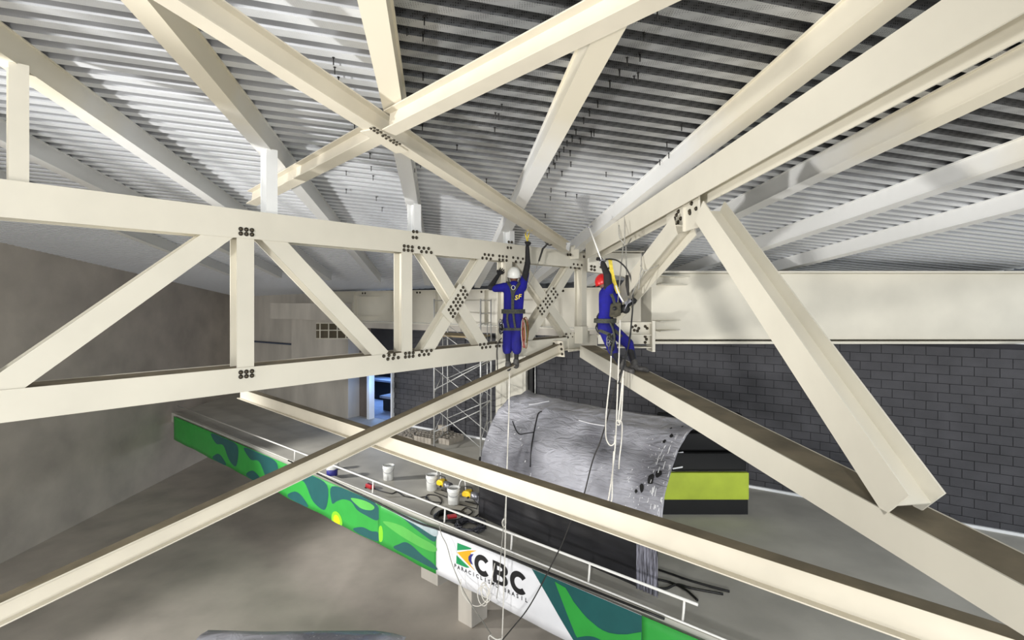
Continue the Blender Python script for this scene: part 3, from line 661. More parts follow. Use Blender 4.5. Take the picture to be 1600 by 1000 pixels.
blk(base+WD*.45+WP*.95+V((0, 0, .19)), ang, 0, 'single raw block lying on top of the low block stack', 'hollow blocks by the scaffold')
# rubble beside it
rb = MB()
for i in range(420):
    a, b = random.uniform(-1, 1), random.uniform(-1, 1)
    p = onz(632, 680, FZ)+WD*(a*.75-.1)+WP*(b*.55+.3); s = random.uniform(.012, .035)
    rb.frame(p+V((0, 0, s*.6)), V((s, random.uniform(-.01, .01), 0)), V((random.uniform(-.01, .01), s, 0)), V((0, 0, s*.6)))
put('rubble', rb, PILE, label='loose grey rubble on the floor beside the blocks', cat='rubble', kind='stuff')

# ------------------------------------------------------------------ plastic covered bank
FL, FRt = onz(750, 808, FZ)*1.0, onz(1027, 931, FZ)*1.0; FL.z = FRt.z = 0
bd = (FRt-FL).normalized(); bn = V((-bd.y, bd.x, 0)); bn = bn if bn.y > 0 else -bn; BLn = (FRt-FL).length
prof = [(0, .95), (.03, 1.15), (.10, 1.42), (.22, 1.72), (.40, 2.02), (.64, 2.27), (.93, 2.44), (1.25, 2.53), (1.6, 2.56)]
def prof_at(t):
    x = t*(len(prof)-1); i = min(int(x), len(prof)-2); f = x-i
    return prof[i][0]*(1-f)+prof[i+1][0]*f, prof[i][1]*(1-f)+prof[i+1][1]*f
from mathutils import noise as nz_
bank = thing('covered_bank', (FL+FRt)/2+bn*.8+V((0, 0, FZ)), 'large curved bank wrapped in grey plastic sheeting', 'covered bank')
def film(a, b):
    y, z = prof_at(b); s = -.05+a*(BLn+.1)
    q = V((s*1.4, b*4.5, 0)); k = nz_.noise(V((s*1.1+b*2.2, b*7-s*.5, 1.3)))*.03+nz_.noise(V((s*3+b*3, b*14, 4)))*.013
    fold = .03*math.exp(-((s-1.1)/.07)**2)*max(0, min(1, (b-.05)*4))*(1 if b < .75 else max(0, 1-(b-.75)*6))
    sag = -.09*math.sin(math.pi*min(1, max(0, a)))*b*0.6
    gath = math.exp(-a*9)*b*b*(.10+.06*math.sin(b*26+a*60))      # gathered corner at the top left
    p = FL+bd*s+bn*y+V((0, 0, FZ+z)); nv = (V((0, 0, 1))*b-bn*(1-b)).normalized()
    return p+nv*(k+fold+sag)+V((0, 0, gath*.5))
mb = MB(); mb.grid(film, 150, 60)
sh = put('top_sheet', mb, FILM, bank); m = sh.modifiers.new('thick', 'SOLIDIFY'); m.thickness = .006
def skirt(a, b):
    s = -.02+a*(BLn+.04); z = b*1.0
    k = nz_.noise(V((s*1.2, b*2.4, 7)))*.035+nz_.noise(V((s*4, b*3, 9)))*.010
    return FL+bd*s-bn*(.02+k*.8)+V((0, 0, FZ+.01+z))
mb = MB(); mb.grid(skirt, 120, 26); sk = put('front_skirt', mb, BLKFILM, bank); m = sk.modifiers.new('thick', 'SOLIDIFY'); m.thickness = .006
# crinkled wrap strip at the right end of the skirt
def strip(a, b):
    s = BLn-.36+a*.40; return FL+bd*s-bn*(.05+.012*math.sin(a*40)+.01*nz_.noise(V((a*9, b*6, 3))))+V((0, 0, FZ+.01+b*.98))
mb = MB(); mb.grid(strip, 50, 14); put('wrap_strip', mb, mat('crinkled_film', srgb(120, 120, 130), .22, var=.75, scale=18, stretch=(3, 3, .25)), bank)
mb = MB()
for side, s in ((0, .06),):
    pr = [(0, 0)]+[(y, z) for y, z in prof]+[(1.6, 0)]
    pr = [(y*.97+.03, max(0, z-.12)) for y, z in pr]
    mb.prism([(y, z) for y, z in pr], FL+bd*(s-.03)+V((0, 0, FZ+.005)), FL+bd*s+V((0, 0, FZ+.005)), bn, V((0, 0, 1)))
put('end_wall', mb, VOID, bank)
put('core', MB().frame(FL+bd*(BLn/2-.5)+bn*1.1+V((0, 0, FZ+.92)), bd*(BLn/2-.7), bn*.42, V((0, 0, .9))), VOID, bank)
# torn tape and drips on the sheet
WD2 = mat('white_paint_splash', srgb(236, 236, 238), .5)
def film_uv(a, b, lift=.012): 
    p = film(a, b); y, z = prof_at(b); nv = (V((0, 0, 1))*b-bn*(1-b)).normalized(); return p+nv*lift
mb = MB()
random.seed(11)
for i in range(120):
    a = min(.995, .80+.2*random.random()**.6); b = random.random()**1.3*.75; w = random.uniform(.003, .010); h = random.uniform(.006, .025) if a < .93 else random.uniform(.02, .14)
    db_ = h/2.6; da_ = w/BLn
    q = [film_uv(a-da_, b), film_uv(a+da_, b), film_uv(a+da_*.6, min(1, b+db_)), film_uv(a-da_*.6, min(1, b+db_))]; mb.add(q, [(0, 1, 2, 3)])
for i in range(26):
    a = random.uniform(.02, .3); b = random.uniform(.1, .8); w = random.uniform(.005, .02)/BLn; h = random.uniform(.01, .04)/2.6
    q = [film_uv(a-w, b), film_uv(a+w, b), film_uv(a+w*1.6, b+h), film_uv(a, b+h)]; mb.add(q, [(0, 1, 2, 3)])
put('paint_splashes', mb, WD2, bank, kind='stuff')
mb = MB()
for a0, b0, r in ((.93, .40, .06), (.955, .44, .05), (.90, .33, .045), (.88, .30, .03), (.93, .66, .03), (.945, .72, .035), (.92, .80, .02), (.955, .85, .02)):
    pts = []
    for k in range(9):
        an = k/9*6.283; rr = r*random.uniform(.6, 1.2); pts.append(film_uv(min(.999, a0+rr*math.cos(an)/BLn), b0+rr*1.6*math.sin(an)/2.6, .014))
    mb.add(pts, [tuple(range(9))])
put('holes', mb, VOID, bank)
FG = [(film(i/60, j/40), i/60, j/40) for i in range(61) for j in range(41)]
FG = [(CX+F*p.x/p.y, HZ-F*p.z/p.y, a, b) for p, a, b in FG]
def film_px(u, v, lift=.014):
    best = sorted(FG, key=lambda g: (g[0]-u)**2+(g[1]-v)**2)[:4]; ws_ = [1/((g[0]-u)**2+(g[1]-v)**2+.5) for g in best]; t = sum(ws_)
    return film_uv(sum(g[2]*w for g, w in zip(best, ws_))/t, sum(g[3]*w for g, w in zip(best, ws_))/t, lift)
mb = MB(); mb.tube(spl([film_px(*q) for q in ((847, 645), (842, 647), (838, 660), (834, 680), (831, 700), (829, 730))], 3), [.013]*16, 6)
mb.tube(spl([film_px(*q) for q in ((801, 659), (806, 672), (812, 679), (823, 677), (835, 676))], 3), .010, 6)
put('black_strap', mb, DARKM, bank)
mb = MB()
for L_ in (((826, 673-40), (840, 631), (858, 628)), ((905, 657), (918, 661), (932, 664), (945, 666))):
    mb.tube(spl([film_px(*q, .01) for q in L_], 3), .011, 5)
put('tape', mb, WD2, bank)

# padded black stack with lime board right of the bank
st = thing('black_barrier', (5.0, 11.6, FZ), 'black padded barrier above a lime green board right of the bank', 'barrier')
put('lime_board', MB().box((3.35, 11.45, FZ+.35), (5.3, 11.55, FZ+.95)), LIME, st, bev=.01)
put('plinth', MB().box((3.35, 11.5, FZ), (5.3, 11.6, FZ+.36)), VOID, st)
for i in range(3):
    put('black_pad', MB().box((3.35+.02*i, 11.55+.1*i, FZ+.96+.42*i), (5.3, 12.0, FZ+1.36+.42*i)), VOID, st, bev=.04)
for i in range(4):
    z = FZ+1.05+.3*i; put('white_tie', MB().frame((3.72+.05*i, 11.5+.1*min(2, i), z), (.11, 0, .02), (0, .012, 0), (0, 0, .014)), WHITE, st)

# ------------------------------------------------------------------ rail and banner on the slab edge
rail = thing('edge_rail', ed(0, FZ), 'low white tubular rail along the mezzanine edge', 'rail')
put('handrail', MB().tube([ed(-18.2, FZ+.42, -.06), ed(3.45, FZ+.42, -.06)], .022, 10), RAILM, rail)
for u in (460, 582, 694, 798, 919, 1066):
    q = hit(u, 800, ed(0, 0, -.06), EN); t = (q-E0).dot(ED)
    put('rail_post', MB().tube([ed(t, FZ+.05, -.06), ed(t+.02, FZ+.25, -.06), ed(t+.03, FZ+.42, -.06)], .019, 8), RAILM, rail)
put('base_rail', MB().tube([ed(-18.2, FZ+.10, -.02), ed(9, FZ+.10, -.02)], .016, 8), RAILM, rail)

def ban(u, v, off=.0): return hit(u, v, ed(0, 0, .10+off), EN)
BT, BB = FZ+.03, FZ-.93
def bpt(t, w, off=0):                                      # t along the edge, w 0..1 top to bottom; gentle billow
    bil = .016*math.sin(t*2.1)+.006*math.sin(t*5.3+w*2)
    return ed(t, BT+(BB-BT)*w, .10+off+bil*w)
def bt_of(u): q = ban(u, 800); return (q-E0).dot(ED)
def ban_uv(u, v):                                          # picture position -> (t, w) on the banner
    q = ban(u, v); return (q-E0).dot(ED), (q.z-BT)/(BB-BT)
banner = thing('edge_banner', ed(0, BB, .1), 'long printed banner hung along the mezzanine edge', 'banner')
def panel(name, t0, t1, m, off=0, **kw):
    mb = MB(); mb.grid(lambda a, b: bpt(t0+(t1-t0)*a, b, off), max(6, int((t1-t0)*10)), 6); o = put(name, mb, m, banner)
    s = o.modifiers.new('thick', 'SOLIDIFY'); s.thickness = .003; s.offset = -1; return tag(o, **kw)
tA, tB, tC = bt_of(592), bt_of(682), bt_of(1003)
pl1 = panel('printed_panel', -18.2, tA-.01, BAN_G, label='green and teal printed panel'); pl2 = panel('printed_panel', tA, tB, BAN_G, .004, label='creased green printed panel')
pl3 = panel('white_panel', tB, tC, BAN_W, .0, label='white panel with black letters'); pl4 = panel('printed_panel', tC, 9, BAN_G, .003, label='green panel at the right end')
def smooth_poly(P, n=5):
    out = []; N_ = len(P)
    for i in range(N_):
        a, b, c, d = [V((*P[(i+k-1) % N_], 0)) for k in range(4)]
        for j in range(n):
            t = j/n; out.append((((2*b)+(c-a)*t+(2*a-5*b+4*c-d)*t*t+(3*b-3*c+d-a)*t**3)*.5)[:2])
    return out
def clampw(w): return max(.002, min(.998, w))
def shape(poly, m, parent, off=.006, smooth=True, tw=False, clip=True):
    P = poly if tw else [ban_uv(*p) for p in poly]
    if smooth: P = smooth_poly(P)
    bm = bmesh.new(); vs = [bm.verts.new((p[0], clampw(p[1]) if clip else p[1], 0)) for p in P]
    f = bm.faces.new(vs); bmesh.ops.triangulate(bm, faces=[f])
    x0, x1 = min(p[0] for p in P), max(p[0] for p in P)
    for k in range(1, int((x1-x0)/.12)+1): bmesh.ops.bisect_plane(bm, geom=bm.verts[:]+bm.edges[:]+bm.faces[:], plane_co=(x0+.12*k, 0, 0), plane_no=(1, 0, 0))
    for k in range(1, 6): bmesh.ops.bisect_plane(bm, geom=bm.verts[:]+bm.edges[:]+bm.faces[:], plane_co=(0, k/6, 0), plane_no=(0, 1, 0))
    mb = MB(); bm.verts.ensure_lookup_table(); bm.verts.index_update()
    mb.add([bpt(v.co.x, v.co.y, off) for v in bm.verts], [[v.index for v in f.verts] for f in bm.faces]); bm.free()
    mb2 = mb; return put('print_shape', mb2, m, parent)
# left panel print
shape([(519, 760), (519, 786), (527, 783), (537, 780), (549, 784), (558, 796), (570, 804), (590, 813), (590, 790), (560, 770)], BAN_T, pl1)
shape([(549, 778), (557, 788), (567, 795), (581, 797), (585, 791), (570, 782)], BAN_LG, pl1, .009)
shape([(553, 827), (560, 823.5), (569, 824), (580, 830), (590, 832), (590, 846), (570, 838)], BAN_T, pl1)
c0 = ban_uv(527, 813)
shape([(c0[0]+.26*math.cos(a/16*6.283), c0[1]+.24*math.sin(a/16*6.283)) for a in range(16)], BAN_YG, pl1, .009, False, True)
shape([(c0[0]+.155*math.cos(a/16*6.283), c0[1]+.15*math.sin(a/16*6.283)) for a in range(16)], BAN_Y, pl1, .012, False, True)
# second panel print
shape([(594, 786), (640, 797), (680, 822), (681, 838), (655, 823), (620, 803)], HAZEP, pl2, .010)
shape([(620, 799), (660, 815), (680, 828), (680, 846), (660, 834), (640, 818)], BAN_T, pl2, .008)
shape([(598, 815), (625, 820), (655, 838), (680, 852), (680, 862), (655, 853), (625, 836)], BAN_LG, pl2, .009)
shape([(616, 857), (624, 850), (634, 847), (645, 853), (660, 866), (678, 880), (683, 890), (655, 876)], BAN_T, pl2, .009)
shape([(592, 825), (596, 822), (598, 832), (597, 845), (592, 845)], BAN_YG, pl2, .009)
# further left repeat of the print, outside the picture's middle
for t0 in (-8.6, -11.4, -14.2):
    shape([(t0, .05), (t0+.5, .35), (t0+1.1, .3), (t0+1.6, .75), (t0+2.2, .8), (t0+2.3, .1), (t0+1.2, .02)], BAN_T, pl1, .006, True, True)
    shape([(t0+.2, .95), (t0+.6, .7), (t0+1.0, .75), (t0+1.3, .98)], BAN_T, pl1, .006, True, True)
# right side print
tw0, tw1 = ban_uv(831, 887), ban_uv(901, 998)
shape([(tw0[0], .0), (tC, .0), (tC, 1.0), (tw1[0], 1.0)], BAN_T, pl3, .005, False, True)
shape([(867, 908), (875, 913), (884, 918), (890, 928), (897, 940), (904, 949), (911, 958), (918, 966), (926, 973), (934, 980), (942, 985), (952, 989), (965, 991), (980, 991), (1002.5, 987), (1002.5, 1042), (960, 1024), (930, 1011), (904, 999.5), (899, 990), (897.5, 984), (900, 976), (900.5, 968), (898, 955), (893, 942), (886, 927), (878, 917)], BAN_G, pl3, .009, False)
shape([(901, 998), (915, 994), (930, 996), (945, 1006), (920, 1012)], BAN_T, pl3, .012)
# lettering
def cap_C(t0, t1, wt, wb, m, th=.30):
    P = []; cx = (t0+t1)/2+.015; cy = (wt+wb)/2; rx = (t1-t0)/2+.025; ry = (wb-wt)/2
    a0 = math.radians(42)
    n = 26
    for i in range(n+1): a = a0+(2*math.pi-2*a0)*i/n; P.append((cx+rx*math.cos(a), cy-ry*math.sin(a)))
    k = .50
    for i in range(n, -1, -1): a = a0*.95+(2*math.pi-2*a0*.95)*i/n; P.append((cx+rx*k*math.cos(a), cy-ry*k*math.sin(a)))
    shape(P, m, pl3, .008, False, True)
def cap_B(t0, t1, wt, wb, m):
    w = t1-t0; h = wb-wt; mid = wt+h*.47; st = w*.30
    def half(ya, yb, r):
        P = [(t0, ya)]; cy = (ya+yb)/2; ry = (yb-ya)/2
        for i in range(13): a = math.pi/2-math.pi*i/12; P.append((t0+w*(1-r)+w*r*math.cos(a), cy-ry*math.sin(a)))
        return P+[(t0, yb)]
    shape(half(wt, mid+h*.04, .36), m, pl3, .008, False, True); shape(half(mid-h*.04, wb, .42), m, pl3, .008, False, True)
    for (ya, yb, x1) in ((wt+h*.17, mid-h*.11, .62), (mid+h*.12, wb-h*.17, .66)):
        P = [(t0+st, ya)]; cy = (ya+yb)/2; ry = (yb-ya)/2
        for i in range(9): a = math.pi/2-math.pi*i/8; P.append((t0+w*(x1-.12)+w*.14*math.cos(a), cy-ry*math.sin(a)))
        shape(P+[(t0+st, yb)], BAN_W, pl3, .011, False, True)
q = lambda u, v: ban_uv(u, v)
def colw(u, vt, vb): return q(u, vt)[1], q(u, vb)[1]
wt, wb = colw(752, 866.5, 900)
print('letter rows', wt, wb, [q(u, 800)[0] for u in (742, 765, 770, 794, 798, 824)])
X = lambda u: q(u, 800)[0]
wtB, wbB = colw(780, 879, 913)
wm_t, wm_b = (wt+wtB)/2, (wb+wbB)/2
cap_C(X(742), X(764), wm_t, wm_b, BAN_K); cap_B(X(770), X(794), wm_t, wm_b, BAN_K); cap_C(X(798), X(823), wm_t, wm_b, BAN_K)
z5 = lambda L: [(660+x/5.555, 820+y/5.555) for x, y in L]
shape(z5([(305, 155), (430, 203), (420, 212), (302, 222)]), BAN_E, pl3, .008, False)
shape(z5([(297, 262), (410, 372), (385, 372), (295, 335)]), BAN_E, pl3, .008, False)
shape(z5([(302, 238), (400, 222), (475, 222), (420, 242), (398, 275), (398, 310), (420, 350), (460, 402), (400, 345)]), BAN_O, pl3, .009, False)
shape(z5([(447, 252), (420, 255), (402, 275), (402, 305), (420, 335), (440, 348), (426, 310), (428, 280)]), BAN_B, pl3, .010, False)
txt = 'PARACICLISMO BRASIL'
ta, tb = X(711.5), X(823); step = (tb-ta)/(len(txt)-1); w1 = q(715, 884)[1]; w2 = q(821, 938)[1]; wmid = (w1+w2)/2
def glyph(ch):
    cu = bpy.data.curves.new('glyph', 'FONT'); cu.body = ch; cu.size = 1; cu.align_x = 'CENTER'; cu.offset = .022; cu.resolution_u = 3
    o = bpy.data.objects.new('glyph', cu); COL.objects.link(o); dg = bpy.context.evaluated_depsgraph_get(); me = bpy.data.meshes.new_from_object(o.evaluated_get(dg))
    vs = [v.co.copy() for v in me.vertices]; fs = [list(p.vertices) for p in me.polygons]
    bpy.data.objects.remove(o); bpy.data.meshes.remove(me); bpy.data.curves.remove(cu); return vs, fs
GL = {}
for i, ch in enumerate(txt):
    if ch == ' ': continue
    if ch not in GL: GL[ch] = glyph(ch)
    vs, fs = GL[ch]; H = .105
    mb = MB(); mb.add([bpt(ta+step*i+v.x*H, wmid-(v.y-.35)*H/.96, .008) for v in vs], fs)
    put('letter', mb, BAN_K, pl3)

# ------------------------------------------------------------------ pails
def pail_parts(root, c, s=1.0, paint=True, bail=True):
    m = MB(); m.lathe([(0, 0), (.128*s, 0), (.133*s, .01), (.145*s, .30*s), (.156*s, .31*s), (.156*s, .335*s), (.150*s, .34*s), (.152*s, .375*s), (.158*s, .385*s), (.150*s, .388*s), (.143*s, .36*s), (.130*s, .02), (0, .02)], c, 28)
    put('bucket', m, PAIL, root)
    if paint: put('paint_fill', MB().lathe([(0, .30*s), (.140*s, .30*s), (.141*s, .295*s)], c, 24), PAINT, root)
    if bail:
        pts = [V(c)+V((.158*s*math.cos(a), .02, .33*s-.13*s*math.sin(a)))+V((0, -.165*s*math.sin(a), 0)) for a in [math.pi*i/10 for i in range(11)]]
        put('bail_handle', MB().tube(pts, .004, 5), GREYM, root)
pails = [(607, 749, 'white paint pail standing alone left of the sprayers'), (675, 765, 'white paint pail beside the first yellow sprayer'), (709, 787, 'white paint pail beside the second yellow sprayer')]
for u, v, lab in pails:
    c = onz(u, v, FZ); r = thing('paint_pail', c, lab, 'pail', 'paint pails'); pail_parts(r, c)
c = onz(519, 746, FZ); r = thing('paint_pail', c, 'white paint pail with blue label at the left edge', 'pail', 'paint pails'); pail_parts(r, c)
put('label_band', MB().lathe([(.141, .06), (.147, .24)], c, 28), BAN_B, r)
c = onz(524, 733, FZ); r = thing('paint_pail', c, 'small white tub behind the blue labelled pail', 'pail', 'paint pails'); pail_parts(r, c, .7)

# ------------------------------------------------------------------ airless sprayers
def sprayer(p, ang, pail_c, label):
    p = V(p); r = thing('paint_sprayer', p, label, 'sprayer', 'yellow paint sprayers')
    R = M.Rotation(ang, 3, 'Z'); T = lambda x, y, z: p+R@V((x, y, z))
    m = MB(); 
    m.prism([(-.15, .20), (-.16, .28), (-.10, .34), (.05, .35), (.10, .30), (.10, .20)], T(0, -.09, 0), T(0, .09, 0), R@V((1, 0, 0)), V((0, 0, 1))); put('hood', m, YELLOW, r, bev=.025)
    put('motor', MB().lathe([(0, -.10), (.085, -.10), (.09, 0), (.085, .12), (0, .12)], T(.17, 0, .25), 14, R@V((1, 0, 0))), GREYM, r)
    put('gear_housing', MB().frame(T(.27, 0, .2), R@V((.06, 0, 0)), R@V((0, .06, 0)), V((0, 0, .09))), GREYM, r, bev=.015)
    put('pump_cylinder', MB().lathe([(0, 0), (.03, 0), (.03, .2), (0, .2)], T(.31, 0, .01), 10), mat('pump_chrome', srgb(200, 200, 205), .2, .9), r)
    for s in (-1, 1): put('skid_leg', MB().tube([T(-.2, .11*s, .012), T(.3, .11*s, .012), T(.33, .11*s, .12), T(.2, .10*s, .2)], .011, 6), DARKM, r)
    put('carry_handle', MB().tube([T(-.12, 0, .33), T(-.13, 0, .42), T(.08, 0, .42), T(.10, 0, .33)], .011, 6), DARKM, r)
    put('knob', MB().lathe([(0, 0), (.025, 0), (.025, .03), (0, .03)], T(.05, -.10, .22), 10, R@V((0, -1, 0))), DARKM, r)
    a, b = T(-.13, 0, .26), V(pail_c)+V((.12, 0, .39)); mid = (a+b)/2
    h = [a, a+V((.02, 0, .10)), mid+V((.06, 0, .26)), b+V((.03, 0, .12)), b-V((.02, 0, .1))]
    put('suction_hose', MB().tube(spl(h, 6), .013, 7), PAIL, r)
pc1, pc2 = onz(675, 765, FZ), onz(709, 787, FZ)
sprayer(onz(692, 771, FZ), -.75, pc1, 'yellow hooded paint sprayer between the two wet pails')
sprayer(onz(733, 789, FZ), -.55, pc2, 'yellow hooded paint sprayer next to the black plastic skirt')

# ------------------------------------------------------------------ cables on the slab
def floor_line(name, px, r, m, label, cat='cable', z=FZ, group=None):
    pts = spl([onz(u, v, z)+V((0, 0, r)) for u, v in px], 6); return put(name, MB().tube(pts, r, 6), m, label=label, cat=cat, group=group)
floor_line('power_cable', [(565, 773), (570, 763), (578, 761), (592, 767), (612, 772), (620, 769), (632, 776), (650, 779), (666, 777), (672, 784), (690, 786)], .012, BLACKC, 'black power cable running from the red reel along the rail')
floor_line('power_cable', [(665, 783), (668, 774), (684, 776), (690, 786), (676, 796), (674, 806), (690, 812)], .012, BLACKC, 'black cable looping around the first sprayer')
floor_line('power_cable', [(718, 802), (728, 794), (738, 800), (730, 806), (724, 800), (735, 812), (748, 804)], .012, BLACKC, 'black cable tangled under the second sprayer')
floor_line('power_cable', [(1029, 892), (1050, 899), (1082, 910), (1140, 926)], .02, BLACKC, 'upper black cable on the floor right of the wrapped bank')
floor_line('power_cable', [(1028, 907), (1045, 911), (1060, 917), (1075, 926), (1090, 940)], .02, BLACKC, 'middle black cable on the floor right of the wrapped bank')
floor_line('power_cable', [(1028, 921), (1042, 921), (1058, 915), (1082, 921), (1130, 930)], .02, BLACKC, 'lower black cable curving right of the wrapped bank')
rp_ = onz(578, 763, FZ); rr = thing('cable_reel', rp_, 'red cable socket block on the floor by the rail', 'socket block')
put('block_body', MB().frame(rp_+V((0, 0, .06)), ED*.12, EN*.06, V((0, 0, .05))), RED, rr, bev=.015)
for i in (-1, 0, 1): put('socket', MB().lathe([(0, 0), (.022, 0), (.022, .01), (0, .01)], rp_+ED*.07*i+V((0, 0, .11)), 10), DARKM, rr)
put('hanging_cable', MB().tube(spl([ed(-8.5, FZ+.13, .06), ed(-6, FZ+.12, .125), ed(-4.2, FZ+.06, .14), ed(-2.6, FZ+.0, .14), ed(-1.5, FZ+.05, .13), ed(3, FZ+.10, .07)], 8), .02, 7), BLACKC, label='thick black cable lying along the top of the banner', cat='cable')
def coil(c, rx, n, m, r, label, wob=.03, red=False):
    root = thing('hose_coil', c, label, 'coil'); c = V(c)
    for k in range(n):
        R_ = rx*(1-.06*(k % 4)); z = r+(k//4)*r*1.8; ph = random.random()*6
        pts = [c+V((R_*math.cos(a)+random.uniform(-wob, wob)*.4, R_*.95*math.sin(a)+random.uniform(-wob, wob)*.4, z+.012*math.sin(3*a+ph)+.012)) for a in [i/28*6.2832 for i in range(28)]]
        put('loop', MB().tube(pts, r, 6, closed=True), m, root)
    if red: put('red_coupling', MB().frame(c+V((.05, -.02, .08)), V((.09, .03, 0)), V((-.02, .05, 0)), V((0, 0, .035))), RED, root, bev=.012)
    return root
random.seed(5)
coil(onz(703, 812, FZ), .34, 12, BLACKC, .017, 'coiled black hose with a red coupling behind the rail', red=True)
coil(onz(735, 826, FZ), .30, 14, mat('grey_hose', srgb(66, 66, 72), .4), .016, 'coiled dark grey hose heap right of the black coil', wob=.12)

# ------------------------------------------------------------------ tarp covered stack at the lower left
tz = -4.93; a = onz(581, 987, tz); b_ = onz(470, 987, tz); cR = onz(625, 1003, tz)
tarp = thing('tarp_stack', V((-3.4, 6.8, LZ)), 'stack under shiny grey plastic at the bottom left corner', 'covered stack')
def tarpf(u_, v_):
    x = -4.6+3.0*u_; y = 5.2+2.55*v_; drop = max(0, (u_-.82)/.18)
    edge = max(0, (v_-.93)/.07)
    z = tz+.02*nz_.noise(V((x*1.5, y*6, 2)))-.10*drop*drop-.06*edge
    return V((x, y, z))
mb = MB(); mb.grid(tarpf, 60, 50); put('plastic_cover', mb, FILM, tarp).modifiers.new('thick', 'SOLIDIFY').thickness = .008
put('stacked_goods', MB().box((-4.55, 5.25, LZ), (-1.7, 7.68, tz-.16)), VOID, tarp)
# ------------------------------------------------------------------ people
def capsule(mb, p0, r0, p1, r1, flat=None, seg=14, hr=4):
    p0, p1 = V(p0), V(p1); a = p1-p0; L_ = a.length; a = a.normalized() if L_ > 1e-6 else V((0, 0, 1))
    e = a.orthogonal().normalized(); g = a.cross(e); rings = []
    for i in range(hr+1): t = -math.pi/2+math.pi/2*i/hr; rings.append((p0+a*(r0*math.sin(t)), max(1e-4, r0*math.cos(t))))
    for i in range(hr+1): t = math.pi/2*i/hr; rings.append((p1+a*(r1*math.sin(t)), max(1e-4, r1*math.cos(t))))
    vs = []
    for c, r in rings:
        for k in range(seg):
            an = 2*math.pi*k/seg; o = (e*math.cos(an)+g*math.sin(an))*r
            if flat: fv, ff = flat; fv = V(fv).normalized(); o = o-fv*(o.dot(fv))*(1-ff)
            vs.append(c+o)
    n = len(rings); fs = [(i*seg+k, i*seg+(k+1) % seg, (i+1)*seg+(k+1) % seg, (i+1)*seg+k) for i in range(n-1) for k in range(seg)]
    fs += [tuple(range(seg-1, -1, -1)), tuple((n-1)*seg+k for k in range(seg))]
    mb.add(vs, fs)
def remesh(name, prims, mats, parent, voxel=.012, smooth=4, grow=0.):
    """prims: (p0, r0, p1, r1, material index[, flat]); union them to one skin and colour each face by the nearest limb"""
    mb = MB()
    for pr in prims: capsule(mb, pr[0], pr[1]+grow, pr[2], pr[3]+grow, pr[5] if len(pr) > 5 else None)
    off = wloc(parent); me = mb.mesh(name, [], off); o = bpy.data.objects.new(name, me); COL.objects.link(o)
    m = o.modifiers.new('r', 'REMESH'); m.mode = 'VOXEL'; m.voxel_size = voxel
    if smooth: s = o.modifiers.new('s', 'SMOOTH'); s.iterations = smooth; s.factor = .5
    dg = bpy.context.evaluated_depsgraph_get(); nm = bpy.data.meshes.new_from_object(o.evaluated_get(dg))
    bpy.data.objects.remove(o); bpy.data.meshes.remove(me); nm.name = name
    for x in mats: nm.materials.append(x)
    if len(mats) > 1:
        idx = []
        for p in nm.polygons:
            c = V(p.center)+off; best = 1e9; bi = 0
            for pr in prims:
                a, b = V(pr[0]), V(pr[2]); d = b-a; t = 0 if d.length_squared < 1e-9 else max(0, min(1, (c-a).dot(d)/d.length_squared))
                q_ = (c-(a+d*t)).length-(pr[1]*(1-t)+pr[3]*t)
                if q_ < best: best = q_; bi = pr[4]
            idx.append(bi)
        nm.polygons.foreach_set('material_index', idx)
    nm.polygons.foreach_set('use_smooth', [True]*len(nm.polygons)); nm.update()
    ob = bpy.data.objects.new(name, nm); COL.objects.link(ob); ob.parent = parent; WORLDPOS[ob.name] = off; return ob
def hand(wrist, d, nrm, side, mi, curl=.6, s=1.0, fan=.04):
    """palm, four fingers of unequal length and a thumb leaving the side of the palm"""
    w = V(wrist); d = V(d).normalized(); nrm = V(nrm); nrm = (nrm-d*nrm.dot(d)).normalized(); sd = d.cross(nrm).normalized()*side
    pr = [(w, .026*s, w+d*.075*s, .036*s, mi, (nrm, .55))]
    for i, L_ in enumerate((.82, .97, 1.0, .9)):
        b = w+d*.09*s+sd*((1.5-i)*.024*s); df = (d+sd*((1.5-i)*fan)).normalized()
        d1 = (df*math.cos(curl)+nrm*math.sin(curl)); d2 = (df*math.cos(curl*2.1)+nrm*math.sin(curl*2.1))
        m1 = b+d1*.042*s*L_; m2 = m1+d2*.040*s*L_
        pr += [(b-d*.02, .0105*s, m1, .0098*s, mi), (m1, .0098*s, m2, .0085*s, mi)]
    tb = w+d*.035*s+sd*.030*s; t1 = tb+(d*.6+sd*.65+nrm*.25).normalized()*.045*s; t2 = t1+(d*.85+nrm*.5).normalized()*.032*s
    pr += [(tb, .0135*s, t1, .0115*s, mi), (t1, .0115*s, t2, .009*s, mi)]
    return pr
def band(c, ax, ay, az, h, t, parent, name, m, n=28):     # flat webbing ring round an oval body section
    mb = MB(); vs = []
    ax, ay, az = V(ax), V(ay), V(az).normalized()
    for k in range(n):
        an = 2*math.pi*k/n; d = ax*math.cos(an)+ay*math.sin(an); o = d.normalized()*t
        for p in (d, d+o): 
            for z in (-h/2, h/2): vs.append(V(c)+p+az*z)
    fs = []
    for k in range(n):
        j = (k+1) % n; a_, b_ = k*4, j*4
        fs += [(a_+2, b_+2, b_+3, a_+3), (a_, a_+1, b_+1, b_), (a_+1, a_+3, b_+3, b_+1), (a_, b_, b_+2, a_+2)]
    mb.add(vs, fs); return put(name, mb, m, parent)
